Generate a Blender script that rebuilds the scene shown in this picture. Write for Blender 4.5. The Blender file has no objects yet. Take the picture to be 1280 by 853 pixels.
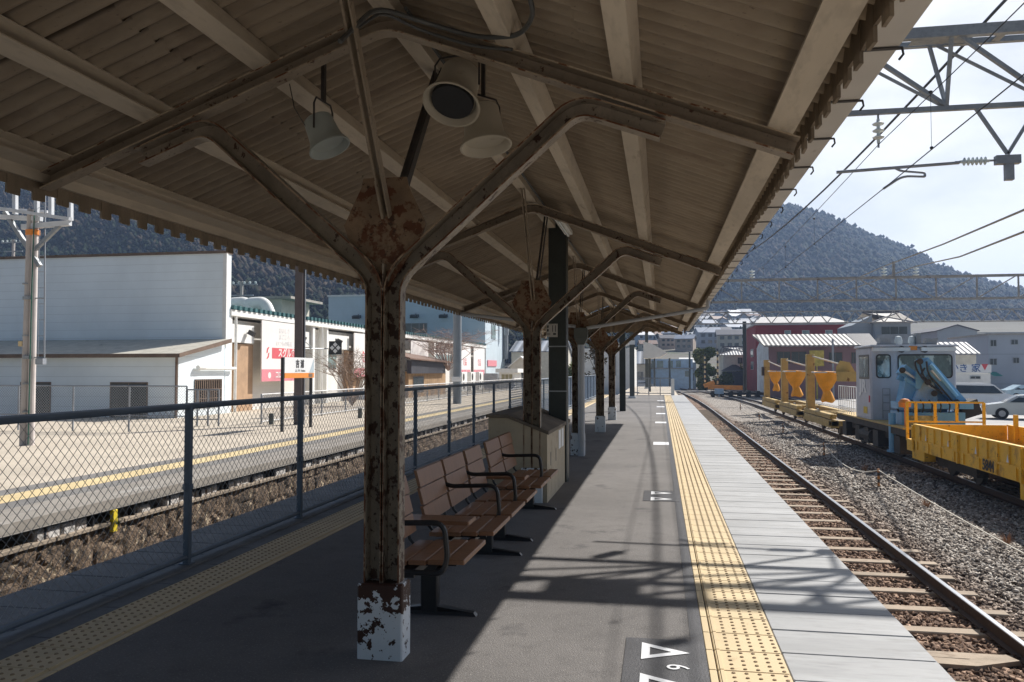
import bpy, math, random
import numpy as np
from mathutils import Vector, Matrix
random.seed(7); rng = np.random.default_rng(7)
S = bpy.context.scene; COL = S.collection; R = math.radians
# ------------------------------------------------------------------ camera, sky, sun
CAMH = 1.54; F = 1020.0
YAW = math.atan2(185, F); PIT = math.atan2(36.5, F)
cam = bpy.data.cameras.new('camera'); camo = bpy.data.objects.new('camera', cam); COL.objects.link(camo)
camo.location = (0, 0, CAMH); camo.rotation_euler = (math.pi/2+PIT, 0, YAW)
cam.sensor_width = 36; cam.lens = F/1280*36; cam.clip_start = .05; cam.clip_end = 6000
S.camera = camo
SUND = Vector((.70, .95, 1.0)).normalized()
EL = math.asin(SUND.z); AZ = math.atan2(SUND.x, SUND.y)
W = bpy.data.worlds.new('World'); S.world = W; W.use_nodes = True
nt = W.node_tree; nt.nodes.clear()
wo = nt.nodes.new('ShaderNodeOutputWorld'); bg = nt.nodes.new('ShaderNodeBackground')
sky = nt.nodes.new('ShaderNodeTexSky'); sky.sky_type = 'NISHITA'; sky.sun_disc = False
sky.sun_elevation = EL; sky.sun_rotation = AZ; sky.air_density = 1.0; sky.dust_density = 1.2; sky.ozone_density = 1.2
tc = nt.nodes.new('ShaderNodeTexCoord'); mp = nt.nodes.new('ShaderNodeMapping'); mp.inputs['Scale'].default_value = (1, 1, 2.2)
nz = nt.nodes.new('ShaderNodeTexNoise'); nz.inputs['Scale'].default_value = 2.2; nz.inputs['Detail'].default_value = 6; nz.inputs['Roughness'].default_value = .55
rp = nt.nodes.new('ShaderNodeValToRGB'); rp.color_ramp.elements[0].position = .31; rp.color_ramp.elements[1].position = .57
mx = nt.nodes.new('ShaderNodeMix'); mx.data_type = 'RGBA'; mx.inputs['B'].default_value = (15, 15.2, 15.4, 1)
nt.links.new(tc.outputs['Generated'], mp.inputs[0]); nt.links.new(mp.outputs[0], nz.inputs['Vector'])
nt.links.new(nz.outputs['Fac'], rp.inputs[0])
vd = nt.nodes.new('ShaderNodeVectorMath'); vd.operation = 'DOT_PRODUCT'; vd.inputs[1].default_value = (math.sin(AZ)*.86, math.cos(AZ)*.86, .5)
nt.links.new(tc.outputs['Generated'], vd.inputs[0])
cr0 = nt.nodes.new('ShaderNodeMapRange'); cr0.inputs['From Min'].default_value = .58; cr0.inputs['From Max'].default_value = .86; nt.links.new(vd.outputs['Value'], cr0.inputs[0])
cm = nt.nodes.new('ShaderNodeMath'); cm.operation = 'MULTIPLY'; nt.links.new(rp.outputs[0], cm.inputs[0]); nt.links.new(cr0.outputs[0], cm.inputs[1]); nt.links.new(cm.outputs[0], mx.inputs['Factor'])
nt.links.new(sky.outputs[0], mx.inputs['A']); nt.links.new(mx.outputs['Result'], bg.inputs[0])
bg.inputs[1].default_value = .05; nt.links.new(bg.outputs[0], wo.inputs[0])
sl = bpy.data.lights.new('sun', 'SUN'); so = bpy.data.objects.new('sun', sl); COL.objects.link(so)
sl.energy = 5.0; sl.angle = R(.55); sl.color = (1, .955, .89); so.rotation_euler = SUND.to_track_quat('Z', 'Y').to_euler()
so.location = (20, 25, 40)
S.view_settings.view_transform = 'Standard'; S.view_settings.look = 'None'; S.view_settings.exposure = 0.62; S.view_settings.gamma = 1
S.render.engine = 'CYCLES'; cy = S.cycles
cy.use_denoising = True; cy.max_bounces = 7; cy.diffuse_bounces = 5; cy.glossy_bounces = 3; cy.transmission_bounces = 4; cy.volume_bounces = 0
cy.sample_clamp_indirect = 6; cy.use_adaptive_sampling = True; cy.volume_step_rate = 4; cy.volume_max_steps = 64
# ------------------------------------------------------------------ measuring helpers (pixel of a 1280x853 photo + a known plane -> point)
_F = Vector((-math.sin(YAW)*math.cos(PIT), math.cos(YAW)*math.cos(PIT), math.sin(PIT)))
_R = Vector((math.cos(YAW), math.sin(YAW), 0)); _U = _R.cross(_F)
def ray(x, y): return _F + _R*((x-640)/F) - _U*((y-426.5)/F)
C0 = Vector((0, 0, CAMH))
def at(x, y, Y): r = ray(x, y); return C0 + r*(Y/r.y)
def atx(x, y, X): r = ray(x, y); return C0 + r*(X/r.x)
def atz(x, y, z): r = ray(x, y); return C0 + r*((z-CAMH)/r.z)
# ------------------------------------------------------------------ materials
def lin(c): return tuple(c)+(1,) if len(c) == 3 else c
def M(name, col, rough=.65, metal=0, var=.18, vs=2.5, col2=None, spots=None, bump=None, stretch=(1, 1, 1), spec=.4, spots2=None, zr=None):
    m = bpy.data.materials.new(name); m.use_nodes = True; t = m.node_tree; N = t.nodes; L = t.links
    b = N['Principled BSDF']; b.inputs['Roughness'].default_value = rough; b.inputs['Metallic'].default_value = metal
    b.inputs['Specular IOR Level'].default_value = spec
    g = N.new('ShaderNodeNewGeometry'); src = g.outputs['Position']
    mp = N.new('ShaderNodeMapping'); mp.inputs['Scale'].default_value = stretch; L.new(src, mp.inputs[0])
    def noise(sc, det=5, ro=.6, vec=mp):
        n = N.new('ShaderNodeTexNoise'); n.inputs['Scale'].default_value = sc; n.inputs['Detail'].default_value = det
        n.inputs['Roughness'].default_value = ro; L.new(vec.outputs[0], n.inputs['Vector']); return n
    def mix(a, bb, f):
        x = N.new('ShaderNodeMix'); x.data_type = 'RGBA'
        for s, v in (('A', a), ('B', bb), ('Factor', f)):
            if hasattr(v, 'links') or hasattr(v, 'is_linked'): L.new(v, x.inputs[s])
            elif isinstance(v, (int, float)): x.inputs[s].default_value = v
            else: x.inputs[s].default_value = lin(v)
        return x.outputs['Result']
    def ramp(v, a, bb):
        r = N.new('ShaderNodeMapRange'); r.inputs['From Min'].default_value = a; r.inputs['From Max'].default_value = bb; L.new(v, r.inputs[0]); return r.outputs[0]
    c2 = col2 if col2 else tuple(x*(1-var) for x in col); c1 = col if col2 else tuple(min(1, x*(1+var)) for x in col)
    cur = mix(c1, c2, ramp(noise(vs).outputs['Fac'], .36, .64))
    if var > .12 and not col2: cur = mix(cur, tuple(x*.72 for x in col), ramp(noise(vs*9, 3).outputs['Fac'], .5, .85))
    for sp in (spots, spots2):
        if sp:
            sc, s_s, th, so_ = sp
            n = noise(s_s, 6, .62); val = n.outputs['Fac']
            if zr:
                sz = N.new('ShaderNodeSeparateXYZ'); L.new(src, sz.inputs[0]); m1 = N.new('ShaderNodeMapRange'); m1.inputs['From Min'].default_value = zr[0]; m1.inputs['From Max'].default_value = zr[1]; m1.inputs['To Max'].default_value = zr[2]; L.new(sz.outputs['Z'], m1.inputs[0])
                ad = N.new('ShaderNodeMath'); ad.operation = 'ADD'; L.new(val, ad.inputs[0]); L.new(m1.outputs[0], ad.inputs[1]); val = ad.outputs[0]
            cur = mix(cur, sc, ramp(val, th, th+so_))
    L.new(cur, b.inputs['Base Color'])
    if bump:
        n = noise(bump[0], 4, .6); bp = N.new('ShaderNodeBump'); bp.inputs['Strength'].default_value = bump[1]; bp.inputs['Distance'].default_value = bump[2] if len(bump) > 2 else .01
        L.new(n.outputs['Fac'], bp.inputs['Height']); L.new(bp.outputs[0], b.inputs['Normal'])
    return m
RUST = (.075, .032, .016)
m_asph = M('asphalt', (.146, .136, .130), .85, var=.14, vs=.7, spots=((.24, .225, .21), 75, .57, .06), spots2=((.06, .056, .058), 1.7, .60, .12), bump=(110, .9, .008))
m_asphd = M('fresh_asphalt', (.052, .052, .058), .5, var=.15, vs=4, bump=(140, .6, .006), spots=((.09, .09, .095), 130, .58, .08))
m_slab = M('concrete_slab', (.345, .35, .355), .7, var=.16, vs=1.3, spots=((.19, .185, .18), 4, .56, .2), spots2=((.12, .10, .09), 30, .70, .04), bump=(70, .3, .004), stretch=(.45, 2.2, 1))
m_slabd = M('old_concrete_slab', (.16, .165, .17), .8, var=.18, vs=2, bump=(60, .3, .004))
m_conc = M('concrete', (.34, .32, .29), .85, var=.14, vs=1.5, spots=((.16, .14, .12), 3, .58, .2), bump=(40, .3, .006))
m_tact = M('tactile_yellow', (.60, .47, .28), .7, var=.07, vs=1.6, spots=((.36, .26, .14), 7, .6, .22), bump=(80, .15, .003))
m_bump = M('tactile_dot', (.30, .21, .12), .75, var=.1)
m_joint = M('joint', (.10, .085, .06), .9, var=.1)
m_white = M('white_marking', (.74, .75, .77), .6, var=.04, spots=((.35, .35, .36), 40, .66, .08))
m_paint = M('cream_paint_rust', (.27, .22, .165), .55, var=.14, vs=3, spots=(RUST, 16, .62, .05), spots2=((.12, .09, .065), 36, .62, .06), bump=(30, .35, .004))
m_colp = M('column_paint_rust', (.26, .22, .172), .5, var=.2, vs=5, zr=(1.9, 2.4, -.06), spots=((.062, .029, .017), 11, .535, .035), spots2=((.04, .02, .013), 36, .59, .03), bump=(26, .7, .006), stretch=(1.2, 1.2, .9))
m_edge = M('rusty_edge', (.30, .22, .15), .7, var=.2, vs=8, spots=((.12, .045, .018), 11, .47, .06), bump=(60, .6, .003))
m_edge2 = M('rusty_edge_light', (.42, .34, .25), .7, var=.2, vs=8, spots=((.14, .055, .02), 10, .53, .06), bump=(60, .6, .003))
m_plate = M('rusty_plate', (.20, .135, .085), .65, var=.2, vs=5, spots=((.10, .035, .014), 14, .50, .07), spots2=((.05, .025, .015), 24, .6, .05), bump=(30, .5, .005))
m_base = M('peeling_white', (.66, .69, .72), .5, var=.05, spots=((.045, .018, .012), 12, .60, .015), spots2=((.05, .02, .012), 26, .66, .02), bump=(14, .2, .004))
m_base1 = M('peeling_white_top_worn', (.66, .69, .72), .5, var=.05, spots=((.045, .018, .012), 12, .575, .01), spots2=((.05, .02, .012), 30, .63, .012), bump=(14, .2, .004), zr=(.22, .33, .13))
m_wood = M('painted_timber', (.54, .47, .375), .75, var=.14, vs=2, spots=((.17, .12, .08), 6, .62, .15), bump=(30, .25, .004), stretch=(1, .25, 1))
m_woodv = M('valance_board', (.22, .175, .125), .8, var=.2, vs=5, spots=((.10, .075, .05), 12, .62, .12), bump=(30, .3, .004), stretch=(1, 1, .3))
m_sheet = M('slate_sheet', (.335, .275, .205), .85, var=.13, vs=.8, spots=((.20, .15, .11), 2.3, .52, .25), spots2=((.17, .13, .1), 45, .62, .12), bump=(60, .3, .004), stretch=(.5, 1.4, 1))
def groove_shade(m, pitch, y0, col):  # paints the corrugation's groove shade into the colour as noisy dark lines
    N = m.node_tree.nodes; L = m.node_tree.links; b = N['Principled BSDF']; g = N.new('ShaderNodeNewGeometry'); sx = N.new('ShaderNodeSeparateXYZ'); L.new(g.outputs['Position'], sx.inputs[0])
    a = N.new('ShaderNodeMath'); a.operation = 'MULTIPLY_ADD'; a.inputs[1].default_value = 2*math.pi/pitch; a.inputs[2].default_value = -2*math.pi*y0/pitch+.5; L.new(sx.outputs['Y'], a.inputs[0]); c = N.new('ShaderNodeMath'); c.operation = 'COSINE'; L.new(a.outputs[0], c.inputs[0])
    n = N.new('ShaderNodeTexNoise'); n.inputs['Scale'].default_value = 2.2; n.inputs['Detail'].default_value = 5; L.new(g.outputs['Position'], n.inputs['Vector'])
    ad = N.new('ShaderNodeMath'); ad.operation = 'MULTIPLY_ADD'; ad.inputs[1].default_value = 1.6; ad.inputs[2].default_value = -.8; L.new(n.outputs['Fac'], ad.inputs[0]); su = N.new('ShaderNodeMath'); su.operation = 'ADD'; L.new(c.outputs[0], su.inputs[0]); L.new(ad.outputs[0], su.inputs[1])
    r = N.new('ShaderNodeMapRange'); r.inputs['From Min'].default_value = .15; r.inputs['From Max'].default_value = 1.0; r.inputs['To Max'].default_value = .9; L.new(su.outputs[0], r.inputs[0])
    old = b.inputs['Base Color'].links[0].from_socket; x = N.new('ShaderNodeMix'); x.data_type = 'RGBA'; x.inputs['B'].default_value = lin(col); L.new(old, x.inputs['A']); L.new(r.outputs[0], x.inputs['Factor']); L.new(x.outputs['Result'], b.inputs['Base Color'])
groove_shade(m_sheet, .13, -2.8, (.075, .055, .04))
m_gut = M('gutter_grey', (.60, .57, .52), .6, var=.1, vs=1.5, spots=((.25, .2, .15), 7, .62, .15), stretch=(1, .5, 1))
m_dark = M('dark_iron', (.045, .04, .038), .55, var=.2, spots=(RUST, 12, .62, .08))
m_black = M('black_metal', (.022, .022, .025), .38, var=.15, spec=.5)
m_conduit = M('conduit', (.10, .105, .105), .45, var=.15, metal=.3)
m_bench = M('bench_slat', (.26, .13, .07), .42, var=.13, vs=6, stretch=(1, 6, 1), bump=(40, .1, .002), spec=.45)
m_spk = M('speaker_cream', (.46, .42, .34), .5, var=.07, spots=((.26, .2, .14), 9, .62, .15))
m_spk2 = M('speaker_grey', (.38, .42, .40), .35, var=.08)
m_grille = M('speaker_grille', (.03, .032, .036), .7, var=.15, bump=(220, .4, .003))
m_fence = M('fence_blue_grey', (.11, .145, .19), .5, var=.12, spots=((.05, .05, .06), 14, .66, .08), metal=.1)
m_wire = M('chain_link', (.25, .255, .26), .55, var=.2)
m_wiref = M('chain_link_blue', (.30, .36, .43), .55, var=.1)
m_green = M('dark_green_steel', (.030, .036, .034), .5, var=.15)
m_grpole = M('grey_green_pole', (.09, .10, .095), .6, var=.12)
m_pipe = M('downpipe', (.40, .42, .45), .55, var=.08, spots=((.2, .19, .18), 6, .63, .1))
m_beige = M('beige_concrete', (.42, .355, .26), .85, var=.12, vs=2, spots=((.25, .2, .14), 5, .58, .2), bump=(50, .2, .004))
m_galv = M('galvanised', (.30, .32, .35), .42, metal=.45, var=.12)
m_galvd = M('galvanised_dark', (.29, .31, .33), .5, metal=.3, var=.15)
m_wireb = M('overhead_wire', (.03, .032, .036), .5, var=.1)
m_wirel = M('feeder_cable_tan', (.30, .27, .22), .6, var=.1)
m_porc = M('porcelain', (.62, .68, .68), .25, var=.05, spec=.6)
m_rail = M('rail_side', (.05, .026, .017), .7, var=.2, spots=((.09, .05, .03), 20, .55, .1), bump=(40, .3, .003))
m_railt = M('rail_head', (.55, .56, .58), .28, metal=.9, var=.06)
m_sleep = M('sleeper', (.34, .27, .20), .85, var=.14, vs=2.2, spots=((.17, .11, .07), 6, .56, .15), bump=(60, .4, .006), stretch=(.6, 1.5, 1))
m_stonew = M('stone_wall', (.135, .095, .065), .9, var=.35, vs=3, spots=((.04, .028, .02), 4, .52, .1), spots2=((.42, .34, .24), 7, .58, .07), bump=(22, 1, .05))
m_rubble = M('rubble', (.48, .46, .44), .9, var=.3, vs=6, spots=((.16, .12, .10), 7, .55, .06), bump=(16, .8, .04))
m_sand = M('platform_sand', (.50, .435, .35), .9, var=.1, vs=.6, spots=((.52, .47, .41), 14, .55, .2), spots2=((.28, .23, .19), 1.6, .6, .2), bump=(60, .4, .01))
m_yel = M('painted_yellow_line', (.62, .49, .27), .7, var=.1, spots=((.4, .32, .18), 5, .6, .2))
m_greyc = M('platform_grey', (.19, .18, .17), .85, var=.15, vs=2, bump=(40, .3, .006))
m_rope = M('rope_white', (.62, .58, .50), .8, var=.08)
m_glassd = M('window_glass', (.035, .045, .05), .12, var=.3, vs=.7, spec=.8)
m_glassl = M('window_glass_pale', (.22, .30, .30), .12, var=.3, vs=1, spec=.8)
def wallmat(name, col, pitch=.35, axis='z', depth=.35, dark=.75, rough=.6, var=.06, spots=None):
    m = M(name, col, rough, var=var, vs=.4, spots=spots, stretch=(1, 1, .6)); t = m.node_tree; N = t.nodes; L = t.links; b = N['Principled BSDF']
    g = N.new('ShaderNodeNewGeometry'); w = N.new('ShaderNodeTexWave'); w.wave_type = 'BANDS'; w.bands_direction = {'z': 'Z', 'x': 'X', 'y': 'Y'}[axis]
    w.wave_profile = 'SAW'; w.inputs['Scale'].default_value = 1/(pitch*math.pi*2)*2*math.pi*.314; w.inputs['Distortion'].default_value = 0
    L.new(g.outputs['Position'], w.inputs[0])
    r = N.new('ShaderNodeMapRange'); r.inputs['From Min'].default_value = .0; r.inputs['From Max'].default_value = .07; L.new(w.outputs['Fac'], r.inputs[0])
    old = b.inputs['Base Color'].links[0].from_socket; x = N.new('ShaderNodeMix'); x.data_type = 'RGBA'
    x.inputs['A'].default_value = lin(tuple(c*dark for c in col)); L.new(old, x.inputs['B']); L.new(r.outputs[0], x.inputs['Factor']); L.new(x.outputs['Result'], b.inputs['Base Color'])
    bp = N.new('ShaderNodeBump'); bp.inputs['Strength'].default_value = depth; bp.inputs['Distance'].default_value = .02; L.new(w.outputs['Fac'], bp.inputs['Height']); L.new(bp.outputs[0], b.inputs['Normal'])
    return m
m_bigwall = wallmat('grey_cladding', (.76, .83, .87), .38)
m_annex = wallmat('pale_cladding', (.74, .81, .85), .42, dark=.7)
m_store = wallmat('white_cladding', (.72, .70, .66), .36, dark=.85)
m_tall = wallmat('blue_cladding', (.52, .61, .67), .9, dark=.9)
m_brown = M('brown_trim', (.16, .11, .08), .6)
m_awall = M('cream_wall', (.55, .52, .45), .8, var=.08)
m_whitew = M('white_wall', (.74, .74, .72), .7, var=.06)
m_teal = M('teal_roof', (.04, .12, .13), .5, var=.2)
m_banner = M('banner_white', (.74, .71, .69), .8, var=.03)
m_pink = M('banner_pink', (.62, .22, .26), .8, var=.05)
m_red = M('banner_red', (.60, .10, .12), .8, var=.05)
m_orange = M('orange_strip', (.72, .25, .045), .55, var=.04)
m_signw = M('sign_white', (.74, .75, .76), .45, var=.02)
m_text = M('sign_black', (.03, .03, .035), .6, var=.05)
m_faint = M('faded_print', (.60, .60, .62), .8, var=.05)
# ------------------------------------------------------------------ mesh builder and object helpers
class MB:
    def __init__(s): s.v = []; s.f = []; s.m = []
    def add(s, vs, fs, mi=0):
        o = len(s.v); s.v += [tuple(v) for v in vs]; s.f += [tuple(i+o for i in f) for f in fs]; s.m += [mi]*len(fs); return s
    def box(s, x0, x1, y0, y1, z0, z1, mi=0):
        return s.add([(x0, y0, z0), (x1, y0, z0), (x1, y1, z0), (x0, y1, z0), (x0, y0, z1), (x1, y0, z1), (x1, y1, z1), (x0, y1, z1)],
                     [(0, 3, 2, 1), (4, 5, 6, 7), (0, 1, 5, 4), (1, 2, 6, 5), (2, 3, 7, 6), (3, 0, 4, 7)], mi)
    def cbox(s, x0, x1, y0, y1, z0, z1, b=.01, mi=0):     # chamfered vertical edges and top
        p = [(x0+b, y0), (x1-b, y0), (x1, y0+b), (x1, y1-b), (x1-b, y1), (x0+b, y1), (x0, y1-b), (x0, y0+b)]
        cx, cy_ = (x0+x1)/2, (y0+y1)/2
        q = [(cx+(x-cx)*(1-2*b/(x1-x0)), cy_+(y-cy_)*(1-2*b/(y1-y0))) for x, y in p]
        vs = [(x, y, z0) for x, y in p]+[(x, y, z1-b) for x, y in p]+[(x, y, z1) for x, y in q]
        fs = [tuple(reversed(range(8))), tuple(range(16, 24))]
        for k in (0, 8):
            for i in range(8): j = (i+1) % 8; fs.append((k+i, k+j, k+8+j, k+8+i))
        return s.add(vs, fs, mi)
    def frame(s, p, q, up=(0, 0, 1)):
        p = Vector(p); q = Vector(q); d = (q-p).normalized(); u = Vector(up)
        if abs(d.dot(u)) > .98: u = Vector((0, 1, 0))
        r = d.cross(u).normalized(); u = r.cross(d).normalized(); return p, q, r, u
    def bar(s, p, q, w, h, up=(0, 0, 1), mi=0):
        p, q, r, u = s.frame(p, q, up); vs = []
        for c in (p, q):
            for a, b in ((-1, -1), (1, -1), (1, 1), (-1, 1)): vs.append(c+r*a*w/2+u*b*h/2)
        return s.add(vs, [(0, 1, 2, 3), (7, 6, 5, 4), (0, 4, 5, 1), (1, 5, 6, 2), (2, 6, 7, 3), (3, 7, 4, 0)], mi)
    def sweep(s, pts, prof, up=(0, 1, 0), mi=0, cap=True, segm=None):   # prof: closed list of (r,u); up: fixed vector
        pts = [Vector(p) for p in pts]; n = len(prof); vs = []; U = Vector(up)
        for i, p in enumerate(pts):
            a = (pts[i]-pts[i-1]).normalized() if i else None; b = (pts[i+1]-pts[i]).normalized() if i < len(pts)-1 else None
            d = (a+b).normalized() if a and b else (a or b)
            sc = 1/max(.5, d.dot(b)) if a and b else 1
            r = d.cross(U).normalized(); 
            for (x, y) in prof: vs.append(p+r*x*sc+U*y)
        fs = []
        for i in range(len(pts)-1):
            for k in range(n): l = (k+1) % n; fs.append((i*n+k, i*n+l, (i+1)*n+l, (i+1)*n+k))
        if cap: fs.append(tuple(range(n))[::-1]); fs.append(tuple(range((len(pts)-1)*n, len(pts)*n)))
        s.add(vs, fs, mi)
        if segm:
            L0 = len(s.m)-len(fs)
            for i in range(len(pts)-1):
                for k in range(n): s.m[L0+i*n+k] = segm.get(k, mi)
        return s
    def tube(s, pts, r, n=8, mi=0, cap=True):
        pts = [Vector(p) for p in pts]; vs = []; rr = r if isinstance(r, (list, tuple)) else [r]*len(pts)
        prev = None
        for i, p in enumerate(pts):
            d = ((pts[min(i+1, len(pts)-1)])-(pts[max(i-1, 0)])).normalized()
            if prev is None:
                u = Vector((0, 0, 1)) if abs(d.z) < .9 else Vector((1, 0, 0)); a = d.cross(u).normalized()
            else: a = (prev-d*prev.dot(d)).normalized()
            prev = a; b = d.cross(a)
            for k in range(n): t = 2*math.pi*k/n; vs.append(p+(a*math.cos(t)+b*math.sin(t))*rr[i])
        fs = []
        for i in range(len(pts)-1):
            for k in range(n): l = (k+1) % n; fs.append((i*n+k, i*n+l, (i+1)*n+l, (i+1)*n+k))
        if cap: fs.append(tuple(range(n))[::-1]); fs.append(tuple(range((len(pts)-1)*n, len(pts)*n)))
        return s.add(vs, fs, mi)
    def lathe(s, prof, p=(0, 0, 0), axis=(0, 0, 1), n=20, mi=0):  # prof: (r, t) along axis
        p = Vector(p); d = Vector(axis).normalized(); u = Vector((0, 0, 1)) if abs(d.z) < .9 else Vector((1, 0, 0)); a = d.cross(u).normalized(); b = d.cross(a); vs = []
        for r, t in prof:
            for k in range(n): th = 2*math.pi*k/n; vs.append(p+d*t+(a*math.cos(th)+b*math.sin(th))*r)
        fs = []
        for i in range(len(prof)-1):
            for k in range(n): l = (k+1) % n; fs.append((i*n+k, i*n+l, (i+1)*n+l, (i+1)*n+k))
        return s.add(vs, fs, mi)
    def prism(s, poly, o, ax, ay, an, t, mi=0):   # polygon (a,b) in plane ax,ay at o, thickness t along an
        o = Vector(o); ax = Vector(ax); ay = Vector(ay); an = Vector(an); n = len(poly)
        vs = [o+ax*a+ay*b for a, b in poly]+[o+ax*a+ay*b+an*t for a, b in poly]
        fs = [tuple(range(n)), tuple(range(2*n-1, n-1, -1))]
        for k in range(n): l = (k+1) % n; fs.append((l, k, k+n, l+n))
        return s.add(vs, fs, mi)
    def quad(s, a, b, c, d, mi=0): return s.add([a, b, c, d], [(0, 1, 2, 3)], mi)
    def build(s, name, mats, parent=None, world=True, smooth=False):
        me = bpy.data.meshes.new(name); me.from_pydata(s.v, [], s.f)
        for m in (mats if isinstance(mats, (list, tuple)) else [mats]): me.materials.append(m)
        if any(s.m): me.polygons.foreach_set('material_index', s.m)
        import bmesh
        bm = bmesh.new(); bm.from_mesh(me); bmesh.ops.recalc_face_normals(bm, faces=bm.faces); bm.to_mesh(me); bm.free()
        if smooth:
            me.polygons.foreach_set('use_smooth', [True]*len(me.polygons))
            try: me.set_sharp_from_angle(angle=R(38))
            except Exception: pass
        return link(name, me, parent, world)
def link(name, me, parent=None, world=True):
    o = bpy.data.objects.new(name, me); COL.objects.link(o)
    if parent is not None:
        o.parent = parent
        if world:
            off = Vector((0, 0, 0)); q = parent
            while q is not None: off += q.location; q = q.parent
            o.location = -off
    return o
def tag(o, label=None, cat=None, group=None, kind=None):
    if label: o['label'] = label
    if cat: o['category'] = cat
    if group: o['group'] = group
    if kind: o['kind'] = kind
    return o
def thing(name, label, cat, loc=(0, 0, 0), rz=0, group=None):
    o = bpy.data.objects.new(name, None); COL.objects.link(o); o.location = loc; o.rotation_euler = (0, 0, rz); o.empty_display_size = .2
    return tag(o, label, cat, group)
def copy_tree(o, parent=None):
    c = o.copy(); COL.objects.link(c); c.parent = parent
    for ch in list(o.children): copy_tree(ch, c)
    return c
def structure(o): return tag(o, kind='structure')
def text_obj(name, body, size, mat, parent, origin, ax, ay, world=True, thick=.004, align='CENTER', bold=0):
    cu = bpy.data.curves.new(name, 'FONT'); cu.body = body; cu.size = size; cu.extrude = thick/2; cu.offset = bold; cu.align_x = align; cu.align_y = 'CENTER'; cu.resolution_u = 3
    to = bpy.data.objects.new(name+'_tmp', cu); COL.objects.link(to)
    me = bpy.data.meshes.new_from_object(to.evaluated_get(bpy.context.evaluated_depsgraph_get()))
    bpy.data.objects.remove(to); bpy.data.curves.remove(cu)
    ax = Vector(ax).normalized(); ay = Vector(ay).normalized(); an = ax.cross(ay)
    Mx = Matrix((ax, ay, an)).transposed().to_4x4(); Mx.translation = Vector(origin); me.transform(Mx)
    me.materials.clear(); me.materials.append(mat); me.name = name
    return link(name, me, parent, world)
def arc(c, r, a0, a1, n, plane='xz', k=0):
    out = []
    for i in range(n+1):
        t = a0+(a1-a0)*i/n; x, z = c[0]+r*math.cos(t), c[1]+r*math.sin(t)
        out.append((x, k, z) if plane == 'xz' else (k, x, z))
    return out
def fillet(pts, rad, n=5):
    P = [Vector(p) for p in pts]; out = [P[0]]
    for i in range(1, len(P)-1):
        a = (P[i-1]-P[i]); b = (P[i+1]-P[i]); k = min(rad, a.length*.45, b.length*.45)
        s0 = P[i]+a.normalized()*k; s1 = P[i]+b.normalized()*k
        for j in range(n+1): t = j/n; out.append(s0*(1-t)**2+P[i]*2*t*(1-t)+s1*t*t)
    out.append(P[-1]); return out
# ------------------------------------------------------------------ ground
XE = 1.434; XL = -4.42
g = MB()
g.quad((-4000, -300, -1.36), (4000, -300, -1.36), (4000, 5000, -1.36), (-4000, 5000, -1.36))
m_earth = M('earth', (.22, .195, .17), .95, var=.15, vs=.3, bump=(12, .4, .03), spots=((.30, .28, .26), 2, .55, .2))
structure(g.build('ground', m_earth))
# platform body
YN, YF, YF2 = -3.0, 51.6, 78.0
b = MB(); b.box(XL, XE-.06, YN, YF, -1.4, -.012); b.box(-2.6, XE-.35, YF, YF2, -1.4, -.012)
structure(b.build('platform_body', m_conc))
p = MB(); p.box(-3.04, .235, YN, YF, -.012, 0); structure(p.build('platform_surface', m_asph))
p = MB(); p.box(-2.6, XE-.35, YF+.002, YF2, -.012, 0.0); structure(p.build('platform_surface_far', m_sand))
def slabs(x0, x1, y0, y1, step, z0, z1, gap, mb):
    y = y0
    while y < y1-.01:
        dz = random.uniform(-.0015, .0015)
        mb.cbox(x0, x1, y+gap/2, min(y+step, y1)-gap/2, z0, z1+dz, .006); y += step
sl_ = MB(); slabs(.641, XE, YN, YF, .405, -.075, .002, .008, sl_); structure(sl_.build('platform_edge_slabs', m_slab))
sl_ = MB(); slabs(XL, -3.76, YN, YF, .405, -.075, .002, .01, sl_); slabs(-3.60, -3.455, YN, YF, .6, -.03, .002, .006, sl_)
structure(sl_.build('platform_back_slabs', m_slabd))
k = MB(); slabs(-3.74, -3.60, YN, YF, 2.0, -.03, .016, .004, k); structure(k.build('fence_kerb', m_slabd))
p = MB(); p.box(.16, .235, YN, YF, -.01, .0022); structure(p.build('tar_strip', m_asphd))
# tactile paving (tiles with dots and inner bar)
def tactile(name, x0, x1, inner):
    t = MB(); y = YN+.02
    a0, a1 = (x0+.045, x1) if inner < 0 else (x0, x1-.045)
    while y < YF-.3:
        t.cbox(a0, a1, y+.003, y+.303, -.02, .004, .004)
        if inner < 0: t.cbox(x0, x0+.038, y+.003, y+.303, -.02, .004, .003)
        else: t.cbox(x1-.038, x1, y+.003, y+.303, -.02, .004, .003)
        y += .306
    j = MB(); j.box(x0, x1, YN, YF, -.03, -.006, 0)
    ds = MB(); y = YN+.02
    while y < YF-.3:
        near = y < 14
        n = 8 if near else 5
        for r in range(5):
            for c in range(5):
                cx = (a0+.075+c*.064) if inner < 0 else (a1-.075-c*.064); cyy = y+.03+r*.061
                o = len(ds.v); r0, r1, h = .0125, .008, .009
                for (rr, z) in ((r0, .003), (r1, h)):
                    for q in range(n): th = 2*math.pi*q/n; ds.v.append((cx+rr*math.cos(th), cyy+rr*math.sin(th), z))
                for q in range(n): l = (q+1) % n; ds.f.append((o+q, o+l, o+n+l, o+n+q)); ds.m.append(0)
                ds.f.append(tuple(range(o+n, o+2*n))); ds.m.append(0)
        bx = a0+.012 if inner < 0 else a1-.03
        ds.box(bx, bx+.018, y+.006, y+.30, .003, .009); ds.m[-6:] = [1]*6
        y += .306
    structure(j.build(name+'_joints', m_joint)); structure(t.build(name, m_tact)); structure(ds.build(name+'_dots', [m_bump, m_tact]))
tactile('tactile_paving', .237, .638, -1)
tactile('tactile_paving_back', -3.452, -3.043, 1)
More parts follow.
